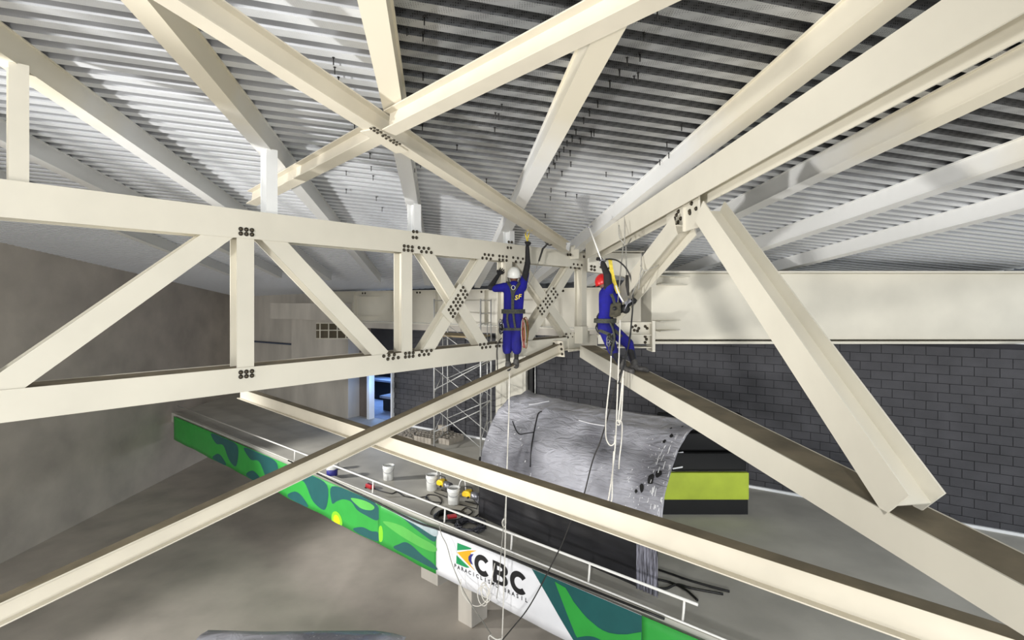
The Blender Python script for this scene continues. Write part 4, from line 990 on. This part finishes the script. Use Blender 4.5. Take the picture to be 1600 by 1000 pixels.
def strap(pts, w, t, nrm, parent, name, m):
    pts = spl(pts, 4); mb = MB(); nv = V(nrm).normalized(); vs = []
    for i, p in enumerate(pts):
        d = (pts[min(i+1, len(pts)-1)]-pts[max(i-1, 0)]).normalized(); s_ = d.cross(nv).normalized()
        n2 = s_.cross(d)
        for a_, b_ in ((-1, 0), (1, 0), (1, 1), (-1, 1)): vs.append(p+s_*(w/2*a_)+n2*(t*b_))
    n = len(pts); fs = [(i*4+k, i*4+(k+1) % 4, i*4+4+(k+1) % 4, i*4+4+k) for i in range(n-1) for k in range(4)]
    mb.add(vs, fs+[(3, 2, 1, 0), (n*4-4, n*4-3, n*4-2, n*4-1)]); return put(name, mb, m, parent)
def helmet(c, up, fwd, s, m, parent):
    up, fwd = V(up).normalized(), V(fwd); fwd = (fwd-up*fwd.dot(up)).normalized(); sd = up.cross(fwd)
    mb = MB()
    def f(a, b):
        th = a*2*math.pi; ph = b*math.pi*.56; r = math.sin(ph)
        ridge = 1+.03*max(0, math.cos(th*2))*math.sin(ph*2)
        x = fwd*(math.cos(th)*r*.135*s*ridge); y = sd*(math.sin(th)*r*.112*s)
        return V(c)+x+y+up*(math.cos(ph)*.135*s)
    mb.grid(f, 28, 12); sh_ = put('helmet_shell', mb, m, parent); so = sh_.modifiers.new('t', 'SOLIDIFY'); so.thickness = .006
    mb = MB()
    pts = [V(c)+fwd*(math.cos(t)*.142*s)+sd*(math.sin(t)*.118*s)-up*.024*s for t in [i/24*6.2832 for i in range(24)]]
    mb.tube(pts, .008*s, 6, closed=True); put('helmet_rim', mb, m, parent)
    strap([V(c)+sd*.108*s-up*.02*s, V(c)+sd*.085*s+fwd*.02-up*.14*s, V(c)+fwd*.05-up*.20*s, V(c)-sd*.085*s+fwd*.02-up*.14*s, V(c)-sd*.108*s-up*.02*s], .014, .003, fwd, parent, 'chin_strap', DARKM)
def head_prims(c, up, fwd, mi):
    up, fwd = V(up).normalized(), V(fwd).normalized(); sd = up.cross(fwd).normalized(); c = V(c)
    pr = [(c+up*.03, .092, c-up*.03+fwd*.01, .086, mi, (sd, .88)), (c-up*.06+fwd*.035, .060, c-up*.085+fwd*.05, .040, mi, (sd, .9)),
          (c-up*.0+fwd*.092, .012, c-up*.032+fwd*.108, .017, mi), (c-up*.068+fwd*.083, .014, c-up*.070+fwd*.084, .014, mi, (up, .5))]
    for s in (-1, 1):
        pr += [(c+sd*s*.088-up*.0, .016, c+sd*s*.088-up*.04, .013, mi, (sd, .6)), (c+up*.002+fwd*.080+sd*s*.034, .014, c+up*.002+fwd*.081+sd*s*.035, .014, mi)]
    return pr
def eyes(c, up, fwd, parent):
    up, fwd = V(up).normalized(), V(fwd).normalized(); sd = up.cross(fwd).normalized()
    for s in (-1, 1):
        p = V(c)+up*.002+fwd*.088+sd*s*.034
        put('eye', MB().lathe([(0, -.009), (.007, -.006), (.009, 0), (.007, .006), (0, .009)], p, 10, fwd), DARKM, parent)

# --- worker with the white helmet, seen from behind, standing on the lower brace
Y1 = 9.0
J = lambda u, v, d=0.: atY(u, v, Y1+d)
FWD = V((0, 1, 0)); UP = V((0, 0, 1)); DY = (0, 1, 0)
w1 = thing('person', J(799, 579), 'worker in blue overalls and white helmet reaching up, seen from behind', 'person')
neck, chestc, waist, hip = J(804, 445, .0), J(803, 456), J(802, 484), J(801, 503)
shL, shR = J(787, 449), J(818, 444)
elL, wrL = J(766.5, 449, .06), J(778, 431, .14)
elR, wrR = J(824.5, 411, .06), J(824, 386, .04)
headc = J(803, 431, .05)
hpL, hpR = J(794.5, 507), J(808, 507); knL, knR = J(793, 544, .03), J(807.5, 543, .03); anL, anR = J(794, 570, .0), J(806.5, 566, .05)
hup = V((.02, -.30, 1)).normalized(); hfw = V((.05, 1, .30)).normalized()
body = head_prims(headc, hup, hfw, 0)
body += [(headc-hup*.05, .058, neck-UP*.03, .062, 0),
         (shL, .064, elL, .054, 1), (elL, .052, wrL, .036, 1), (shR, .064, elR, .052, 1), (elR, .050, wrR, .036, 1),
         (J(803, 455), .15, J(802, 482), .13, 1, (DY, .62)), (hip, .14, hip+UP*.05, .13, 1, (DY, .7)),
         (hpL, .078, knL, .056, 1), (hpR, .078, knR, .056, 1), (knL, .050, anL, .036, 1), (knR, .050, anR, .036, 1)]
body += hand(wrL, (wrL-elL)+V((.06, .02, .04)), V((.1, 1, .1)), 1, 1, .28, 1.08, .16)
body += hand(wrR, V((-.02, .02, 1)), V((0, 1, 0)), -1, 1, 1.15, .95)
remesh('body', body, [SKIN, SLEEVE], w1, .0065, 1)
shirt = [(J(796, 452), .105, J(795.5, 482), .098, 0, (DY, .80)), (J(810.5, 452), .105, J(809, 482), .098, 0, (DY, .80)),
         (shL, .085, J(816, 449), .085, 0, (DY, .85)), (J(803, 449), .12, J(802, 480), .12, 0, (DY, .85)),
         (shL, .080, J(774, 450.5, .04), .070, 0), (J(816, 447), .085, J(822, 427, .05), .060, 0), (J(795, 484), .098, J(794.5, 491), .104, 0, (DY, .85)), (J(809, 484), .098, J(808.5, 491), .104, 0, (DY, .85)), (neck-UP*.02, .075, neck-UP*.05, .09, 0)]
remesh('shirt', shirt, [BLUE], w1, .011, 4)
trous = [(J(795, 492), .104, J(794.5, 506), .112, 0, (DY, .95)), (J(808, 492), .104, J(807.5, 506), .112, 0, (DY, .95)), (J(801.5, 495), .11, J(801, 510), .115, 0, (DY, .95)),
         (hpL, .100, J(793, 540, .03), .088, 0), (hpR, .100, J(807.5, 540, .03), .088, 0), (J(792.5, 541, .03), .090, J(792.5, 547, .03), .082, 0), (J(807.5, 541, .03), .090, J(807.7, 547, .03), .082, 0)]
remesh('trousers', trous, [BLUET], w1, .011, 3)
for a_, dx, dv in ((anL, 0, 0), (anR, 0, 0)):
    sole = a_-UP*.105
    pr = [(a_+UP*.03, .052, a_-UP*.05, .055, 0), (sole+UP*.035-FWD*.035, .048, sole+UP*.035+FWD*.14, .045, 0, ((0, 0, 1), .8)), (sole+UP*.012-FWD*.05, .03, sole+UP*.012+FWD*.16, .035, 0, ((0, 0, 1), .5))]
    remesh('boot', pr, [BOOT], w1, .010, 2)
helmet(headc+hup*.02, hup, hfw, 1.0, HELW, w1); eyes(headc, hup, hfw, w1)
# harness
band(J(802, 486.5), (.196, 0, 0), (0, .135, 0), (0, 0, 1), .075, .014, w1, 'harness_belt', WEB)
for uu in (794.5, 807.5): band(J(uu, 514), (.112, 0, 0), (0, .118, 0), (.12 if uu < 800 else -.12, 0, 1), .045, .008, w1, 'leg_loop', WEB)
strap([J(791, 441, .02), J(797, 446, -.11), J(800.5, 458, -.13), J(801, 470, -.13), J(801, 484, -.135)], .05, .006, (0, -1, 0), w1, 'back_strap', WEB)
strap([J(815, 438, .02), J(809, 446, -.11), J(802, 458, -.135), J(801, 470, -.135)], .05, .006, (0, -1, 0), w1, 'back_strap', WEB)
strap([J(793, 490, -.13), J(792.5, 500, -.14), J(795, 512, -.14)], .035, .006, (0, -1, 0), w1, 'back_strap', WEB)
strap([J(802, 490, -.13), J(803, 500, -.14), J(805, 512, -.14)], .035, .006, (0, -1, 0), w1, 'back_strap', WEB)
put('back_ring', MB().tube([J(802, 449.5, -.155)+V((.032*math.cos(t), -.01, .036*math.sin(t))) for t in [i/16*6.283 for i in range(16)]], .006, 6, closed=True), TUBEM, w1)
# yellow letters on the back
for i, ch in enumerate('SF'):
    vs, fs = GL[ch] if ch in GL else glyph(ch); H = .115
    mb = MB(); o_ = J(806.3+5.2*i, 468.5-1.5*i, 0)
    mb.add([V((o_.x+v.x*H+v.y*H*.18, Y1-.152, o_.z+v.y*H)) for v in vs], fs); put('back_letter', mb, STRAPY, w1)
# rope bundle on the right hip, gear on the left hip
random.seed(8)
cols = [mat('rope_red', srgb(150, 50, 44), .8), mat('rope_brown', srgb(120, 84, 50), .8), ROPEG, mat('rope_olive', srgb(96, 92, 50), .8)]
for i in range(11):
    c_ = J(818+random.uniform(-2, 3.2), 497+random.uniform(-2, 3), -.02+random.uniform(-.08, .05)); hh = random.uniform(.15, .28); ww = random.uniform(.02, .045)
    pts = [c_+V((ww*math.sin(t)+.02*math.sin(t*.5), random.uniform(-.012, .012), -hh+hh*math.cos(t))) for t in [k/18*6.283 for k in range(18)]]
    put('rope_loop', MB().tube(pts, .008, 5, closed=True), cols[i % 4], w1)
for i in range(9):
    c_ = J(783+random.uniform(-2.2, 2.5), 492+random.uniform(-3, 22), -.03+random.uniform(-.06, .05)); hh = random.uniform(.04, .09)
    pts = [c_+V((.028*math.sin(t), random.uniform(-.01, .01), -hh+hh*math.cos(t))) for t in [k/14*6.283 for k in range(14)]]
    put('carabiner_sling', MB().tube(pts, .009, 5, closed=True), DARKM if i % 3 else GREYM, w1)

# yellow sling looped over the brace and the hand, dark lanyard
ys = thing('yellow_sling', J(825, 372), 'yellow webbing sling hung over the brace above the raised hand', 'sling')
tb2 = onroof(828, 352, BRACE); 
for dx in (-3, 2.5): strap([J(824, 377, .1), J(824+dx, 365, .1), V((tb2.x+dx*.011, tb2.y-.09, tb2.z-.10))], .022, .004, (0, -1, 0), ys, 'webbing', STRAPY)
ys1 = V((tb2.x, tb2.y, tb2.z))
strap([ys1+V((-.035, -.09, -.11)), ys1+V((-.03, -.10, .11)), ys1+V((.0, .0, .115)), ys1+V((.03, .10, .11)), ys1+V((.03, .1, -.11))], .03, .004, (1, 0, 0), ys, 'webbing', STRAPY)
ly = thing('lanyard', J(843, 400), 'dark shock lanyard hanging from the brace right of the raised arm', 'lanyard')
tb3 = onroof(858, 372, BRACE)
put('loop', MB().tube([tb3+V((.12*math.cos(t)*.8, .10*math.cos(t), .13*math.sin(t))) for t in [k/18*6.283 for k in range(18)]], .010, 6, closed=True), ROPEK, ly)
put('absorber', MB().tube([tb3+V((-.03, -.05, -.11)), atY(848, 389, 9.45), atY(842, 408, 9.25)], [.016, .02, .016], 7), ROPEK, ly)
put('line', MB().tube([atY(842, 408, 9.25), atY(836, 424, 9.15), atY(828, 441, 9.05), atY(821, 456, 8.92)], .007, 6), ROPEG, ly)
# tail rope down the left leg
put('tail_rope', MB().tube(spl([J(784, 528, -.1), J(779, 535, -.1), J(776.5, 548, -.1), J(777, 565, -.1), J(777.5, 582, -.1)], 5), .010, 6), ROPEK, label='short dark rope end hanging beside the left boot', cat='rope')
J9 = lambda u, v, Y=8.75: atY(u, v, Y)
put('hanging_rope', MB().tube(spl([J9(796, 583), J9(795, 650), J9(792, 740), J9(790, 815), J9(788, 900), J9(784, 1010)], 4), .0105, 7), ROPEW, label='long white rope hanging straight down from the standing worker', cat='rope')
put('hanging_rope', MB().tube(spl([J9(791, 770), J9(788, 812), J9(784, 850), J9(781, 890), J9(778, 920), J9(776, 935)], 4), .008, 7), ROPEG, label='thin grey rope twisting beside the long white rope', cat='rope')
put('rope_knot', MB().tube([J9(787.5, 817)+V((.03*math.cos(t), .02*math.sin(2*t), .07*math.sin(t))) for t in [k/16*6.283 for k in range(16)]], .010, 6, closed=True), ROPEW, label='white knot tied in the long rope above the rail', cat='knot')

# --- worker with the red helmet, sitting back in the harness with feet on the right truss
Y2 = 7.75
K = lambda u, v, d=0.: atY(u, v, Y2+d)
w2 = thing('person', K(985, 586), 'worker in blue with red helmet leaning back, holding a spray wand overhead', 'person')
hc = K(944, 443, .05); hu2 = V((-.30, .10, 1)).normalized(); hf2 = V((.90, .45, .38)).normalized(); hf2 = (hf2-hu2*hf2.dot(hu2)).normalized()
sN, sFr = K(951, 455, -.12), K(957, 456, .20)
eN, wN = K(949, 430, -.22), K(941.5, 411, -.12)
eF, wF = K(970, 484, .12), K(983, 475, .02)
hpn, hpf = K(945, 512, -.06), K(952, 512, .10)
kn, kf = K(958, 549, -.12), K(982, 537, .10); an_, af = K(973, 568, -.10), K(991, 568, .06)
body = head_prims(hc, hu2, hf2, 0)
body += [(hc-hu2*.05, .058, K(948, 452, .03), .062, 0), (sN, .070, eN, .058, 1), (eN, .056, wN, .040, 1), (sFr, .066, eF, .054, 1), (eF, .052, wF, .038, 1),
         (K(949, 462, .03), .15, K(946, 492, .02), .125, 1, ((.9, -.3, 0), .72)), (K(945, 498, .02), .13, K(946, 509, .02), .135, 1),
         (hpn, .08, kn, .056, 1), (hpf, .08, kf, .056, 1), (kn, .054, an_, .038, 1), (kf, .054, af, .038, 1)]
body += hand(wN, (wN-eN)+V((-.02, 0, .05)), V((-.6, .6, .3)), 1, 1, 1.05, 1.0)
body += hand(wF, (wF-eF)+V((.05, 0, -.02)), V((.2, .3, .9)), 1, 1, 1.1, 1.05)
remesh('body', body, [SKIN, SLEEVE], w2, .0065, 1)
shirt = [(K(947, 460, -.06), .110, K(946, 488, -.03), .100, 0), (K(951, 460, .10), .110, K(948, 488, .06), .100, 0), (K(955, 466, .0), .10, K(951, 486, .02), .10, 0), (K(944.5, 497, -.02), .105, K(945, 500, .04), .105, 0),
         (sN, .078, K(952, 447, -.16), .070, 0), (sFr, .078, K(966, 474, .16), .062, 0), (K(948, 454, .02), .085, K(948, 458, .02), .10, 0)]
remesh('shirt', shirt, [BLUE], w2, .011, 4)
trous = [(K(944.5, 502, -.02), .112, K(946, 511, .0), .122, 0), (K(949, 504, .06), .105, K(951, 511, .08), .115, 0),
         (hpn, .108, K(957, 546, -.11), .078, 0), (hpf, .108, kf, .080, 0), (K(957, 546, -.11), .078, K(962, 555, -.09), .060, 0), (kf, .078, K(985, 546, .11), .066, 0)]
remesh('trousers', trous, [BLUET], w2, .011, 3)
shin = [(K(961, 553, -.10), .062, K(970, 567, -.03), .050, 0), (K(984.5, 544, .11), .066, K(990.5, 568, .12), .050, 0)]
remesh('shin_sleeves', shin, [NAVY], w2, .010, 2)
for a_, fd in ((an_, V((.55, -.75, -.12))), (af, V((.93, -.30, -.10)))):
    fd = fd.normalized(); sole = a_-UP*.095
    pr = [(a_+UP*.03, .052, a_-UP*.05, .056, 0), (sole+UP*.035-fd*.03, .050, sole+UP*.03+fd*.17, .045, 0, ((0, 0, 1), .8)), (sole+UP*.012-fd*.05, .032, sole+UP*.005+fd*.19, .036, 0, ((0, 0, 1), .5))]
    remesh('boot', pr, [BOOT], w2, .010, 2)
helmet(hc+hu2*.02, hu2, hf2, .98, HELR, w2); eyes(hc, hu2, hf2, w2)
band(K(945.5, 501, .02), (.155, 0, 0), (0, .165, 0), (.08, 0, 1), .065, .014, w2, 'harness_belt', WEB)
band(K(948, 521, -.06), (.125, 0, -.05), (0, .125, 0), (.35, 0, 1), .045, .008, w2, 'leg_loop', WEB); band(K(962, 519, .10), (.10, 0, -.09), (0, .12, 0), (.75, 0, .7), .045, .008, w2, 'leg_loop', WEB)
strap([K(944, 450, -.15), K(955, 460, -.17), K(960, 475, -.16), K(957, 492, -.14)], .045, .006, (.3, -1, 0), w2, 'chest_strap', WEB)
put('chest_pouch', MB().frame(K(960.5, 484, -.12), V((.075, 0, .012)), V((-.02, .05, 0)), V((.0, 0, .105))), mat('pouch_cloth', srgb(70, 66, 52), .85, var=.25, scale=20), w2, bev=.03)
put('pouch_window', MB().lathe([(0, 0), (.03, 0), (.03, .008), (0, .01)], K(960.5, 482, -.175), 12, (0, -1, 0)), DARKM, w2)
random.seed(3)
for i in range(9):
    c_ = K(953+random.uniform(-3, 5), 507+random.uniform(-3, 30), -.20); hh = random.uniform(.035, .075)
    put('carabiner_sling', MB().tube([c_+V((.024*math.sin(t), random.uniform(-.008, .008), -hh+hh*math.cos(t))) for t in [k/14*6.283 for k in range(14)]], .008, 5, closed=True), (DARKM, GREYM, WEB)[i % 3], w2)
put('gear_sling', MB().tube(spl([K(953, 503, -.19), K(958, 515, -.22), K(960, 530, -.23), K(956, 545, -.24), K(955, 556, -.24)], 4), .016, 6), WEB, w2)
put('side_loop', MB().tube(spl([K(935, 503, -.02), K(931, 512, -.04), K(936, 521, -.06), K(943, 524, -.12)], 5), .010, 6), DARKM, w2)

# spray wand, mist, hose
wand = thing('spray_wand', K(937, 405, -.1), 'thin white spray wand raised toward the roof deck', 'spray wand')
tip = atY(921, 356, 7.95); hnd = K(939.5, 406, -.13)
put('pole', MB().tube([hnd, tip], .011, 8), RAILM, wand); put('trigger_gun', MB().tube([hnd+V((.07, 0, -.02)), hnd, hnd-V((.02, 0, .05)), hnd-V((-.03, 0, .09))], .014, 7), GREYM, wand)
put('nozzle', MB().tube([tip+V((-.035, 0, .02)), tip, tip+V((.04, 0, .03))], .013, 7), GREYM, wand)
mst = bpy.data.materials.new('paint_mist'); mst.use_nodes = True; nt = mst.node_tree; nt.nodes.remove(nt.nodes['Principled BSDF'])
vs_ = nt.nodes.new('ShaderNodeVolumeScatter'); vs_.inputs['Color'].default_value = (1, 1, 1, 1); vs_.inputs['Density'].default_value = 5; nt.links.new(vs_.outputs[0], nt.nodes['Material Output'].inputs['Volume'])
mt_ = onroof(908, 305, DECK-.05); ax = (mt_-tip); 
put('spray_mist', MB().lathe([(.0005, .01), (.02, .08), (.06, ax.length*.5), (.13, ax.length*.93), (.0005, ax.length*.95)], tip, 16, ax), mst, label='faint white paint mist fanning up from the wand tip', cat='mist')
put('spray_hose', MB().tube(spl([K(946, 405.5, -.1), K(955, 405, -.1), K(966, 408, -.1), K(978, 419, -.1), K(986, 436, -.1), K(988.5, 455, -.1), K(988.5, 480, -.1), K(986.5, 505, -.15), K(984, 530, -.2), K(978, 556, -.25), K(972, 580, -.3), K(966, 600, -.3)], 6), .012, 7), BLACKC, label='black spray hose arching from the wand past the gloved hand', cat='hose')
# slings and ropes of the seated worker
ysl = thing('yellow_sling', K(962, 440), 'long yellow sling running from wand to the seated worker\'s chest', 'sling')
strap([K(953, 404, -.02), K(956, 425, -.02), K(961, 445, -.03), K(966, 458, -.05)], .055, .005, (0, -1, 0), ysl, 'webbing', STRAPY)
strap([K(962, 446, -.06), K(967, 460, -.06), K(974, 472, -.06)], .022, .005, (0, -1, 0), ysl, 'webbing', RAILM)
dsc = thing('rope_device', K(978, 484), 'black rope descender disc at the seated worker\'s hand', 'descender')
put('disc', MB().lathe([(0, -.02), (.062, -.02), (.068, 0), (.062, .02), (0, .02)], K(977.5, 483, -.08), 20, (0, 1, 0)), DARKM, dsc)
put('side_plate', MB().frame(K(981, 472, -.08), V((.045, 0, .03)), V((0, .012, 0)), V((-.012, 0, .02))), GREYM, dsc)
put('camming_lever', MB().tube([K(975, 486, -.11), K(979, 477, -.11), K(984, 466, -.11)], .011, 6), GREYM, dsc)
bk = sp_(976, 372); 
r1 = thing('anchor_rope', K(975, 420), 'grey anchor rope pair tied round the right truss chord', 'rope')
put('strand', MB().tube([atY(974, 381, 7.75), K(969, 430), K(965.5, 470), K(964, 486)], .0095, 6), ROPEG, r1)
put('strand', MB().tube([atY(978, 384, 7.75), K(979, 425), K(979.5, 455), K(982, 470)], .0095, 6), ROPEG, r1)
put('choker', MB().tube(spl([atY(967, 352, 7.6), atY(968, 370, 7.55), atY(974, 379, 7.55), atY(980, 382, 7.55), atY(986, 373, 7.9)], 4), .010, 6), ROPEG, r1)
put('choker', MB().tube([atY(976, 318, 8.05), atY(976, 345, 7.9), atY(976, 381, 7.6)], .009, 6), ROPEG, r1)
put('progress_grab', MB().tube([K(979.5, 430, -.02), K(980, 445, -.02), K(982, 462, -.02)], [.02, .026, .016], 7), ROPEK, r1)
r2 = thing('anchor_rope', K(1002, 420), 'grey rope tied round the big diagonal beside the seated worker', 'rope')
put('strand', MB().tube(spl([atY(1002, 395, 7.2), atY(1002, 418, 7.1), atY(1000, 430, 7.1), atY(998, 452, 7.2)], 4), .009, 6), ROPEG, r2)
put('choker', MB().tube(spl([atY(1001, 415, 7.1), atY(1006, 423, 7.05), atY(1018, 419, 7.05), atY(1029, 414, 7.1)], 4), .009, 6), ROPEG, r2)
put('strand', MB().tube([atY(1006, 424, 7.1), atY(995, 445, 7.4), atY(984, 468, 7.65)], .009, 6), ROPEG, r2)
# hanging ropes below the seated worker
def hang(px, r, m, label, Y=7.6, Yb=None):
    n = len(px); pts = [atY(u, v, Y+((Yb or Y)-Y)*i/(n-1)) for i, (u, v) in enumerate(px)]
    put('hanging_rope', MB().tube(spl(pts, 4), r, 6), m, label=label, cat='rope', group='ropes below the seated worker')
hang([(955, 552), (954, 580), (951, 610), (947, 650), (946.5, 680), (950, 692), (955, 696), (960, 692), (961, 680)], .0105, ROPEW, 'white rope hanging in a wide loop, leftmost below the seated worker')
hang([(969, 500), (967, 560), (965, 610), (963, 660), (961, 700), (956, 745), (951, 778), (949.5, 782), (952, 784), (956, 780), (957, 745), (959, 705)], .0105, ROPEW, 'longest white rope loop ending low above the plastic')
hang([(975, 575), (972, 600), (969, 630), (966.5, 655), (967, 660), (970, 656), (971.5, 640), (974, 590)], .0115, ROPEW, 'short doubled white rope below the seated worker\'s boot')
hang([(966, 660), (970, 658), (972, 665), (971, 690), (968, 715), (967, 733)], .0095, ROPEW, 'white rope tail hanging from the small knot')
hang([(985, 520), (980, 548), (972, 575), (962, 602), (950, 650), (938, 690), (926, 720), (912, 775), (905, 790), (893, 812), (878, 850), (858, 890), (840, 925), (822, 955), (800, 982), (785, 1000)], .0095, ROPEK, 'dark rope slanting down left across the plastic to the banner', 7.6, 8.1)
hang([(969, 657), (964, 657), (963, 662), (967, 664), (969, 660)], .012, ROPEW, 'small white knot in the doubled rope')
# rope ends hanging off the banner
put('banner_rope', MB().tube(spl([ban(686, 819, .15), ban(690, 836, .15), ban(698, 852, .15), ban(706, 880, .15), ban(716, 905, .2), ban(728, 930, .4), ban(742, 953, .6), ban(757, 975, .8), ban(768, 992, 1)], 5), .010, 6), ROPEG, label='grey rope slanting across the white banner panel', cat='rope')
lc = thing('rope_coil', ban(756, 925, .3), 'small white rope coil hanging at the banner\'s lower edge', 'rope')
for (u, v, rr_) in ((757, 922, .13), (759, 928, .15), (754, 932, .17)):
    c_ = ban(u, v, .3); put('loop', MB().tube([c_+ED*(rr_*.75*math.cos(t))+V((0, 0, rr_*math.sin(t))) for t in [k/20*6.283 for k in range(20)]], .009, 6, closed=True), ROPEW, lc)
put('tail', MB().tube(spl([ban(720, 905, .3), ban(722, 925, .3), ban(735, 943, .3), ban(748, 947, .3), ban(760, 938, .3), ban(766, 918, .3), ban(773, 880, .3)], 5), .008, 6), ROPEW, lc)
hang([(783, 998), (775, 999), (765, 993), (764, 1000), (772, 1004)], .011, ROPEW, 'small white rope bight at the bottom of the picture', 8.6)
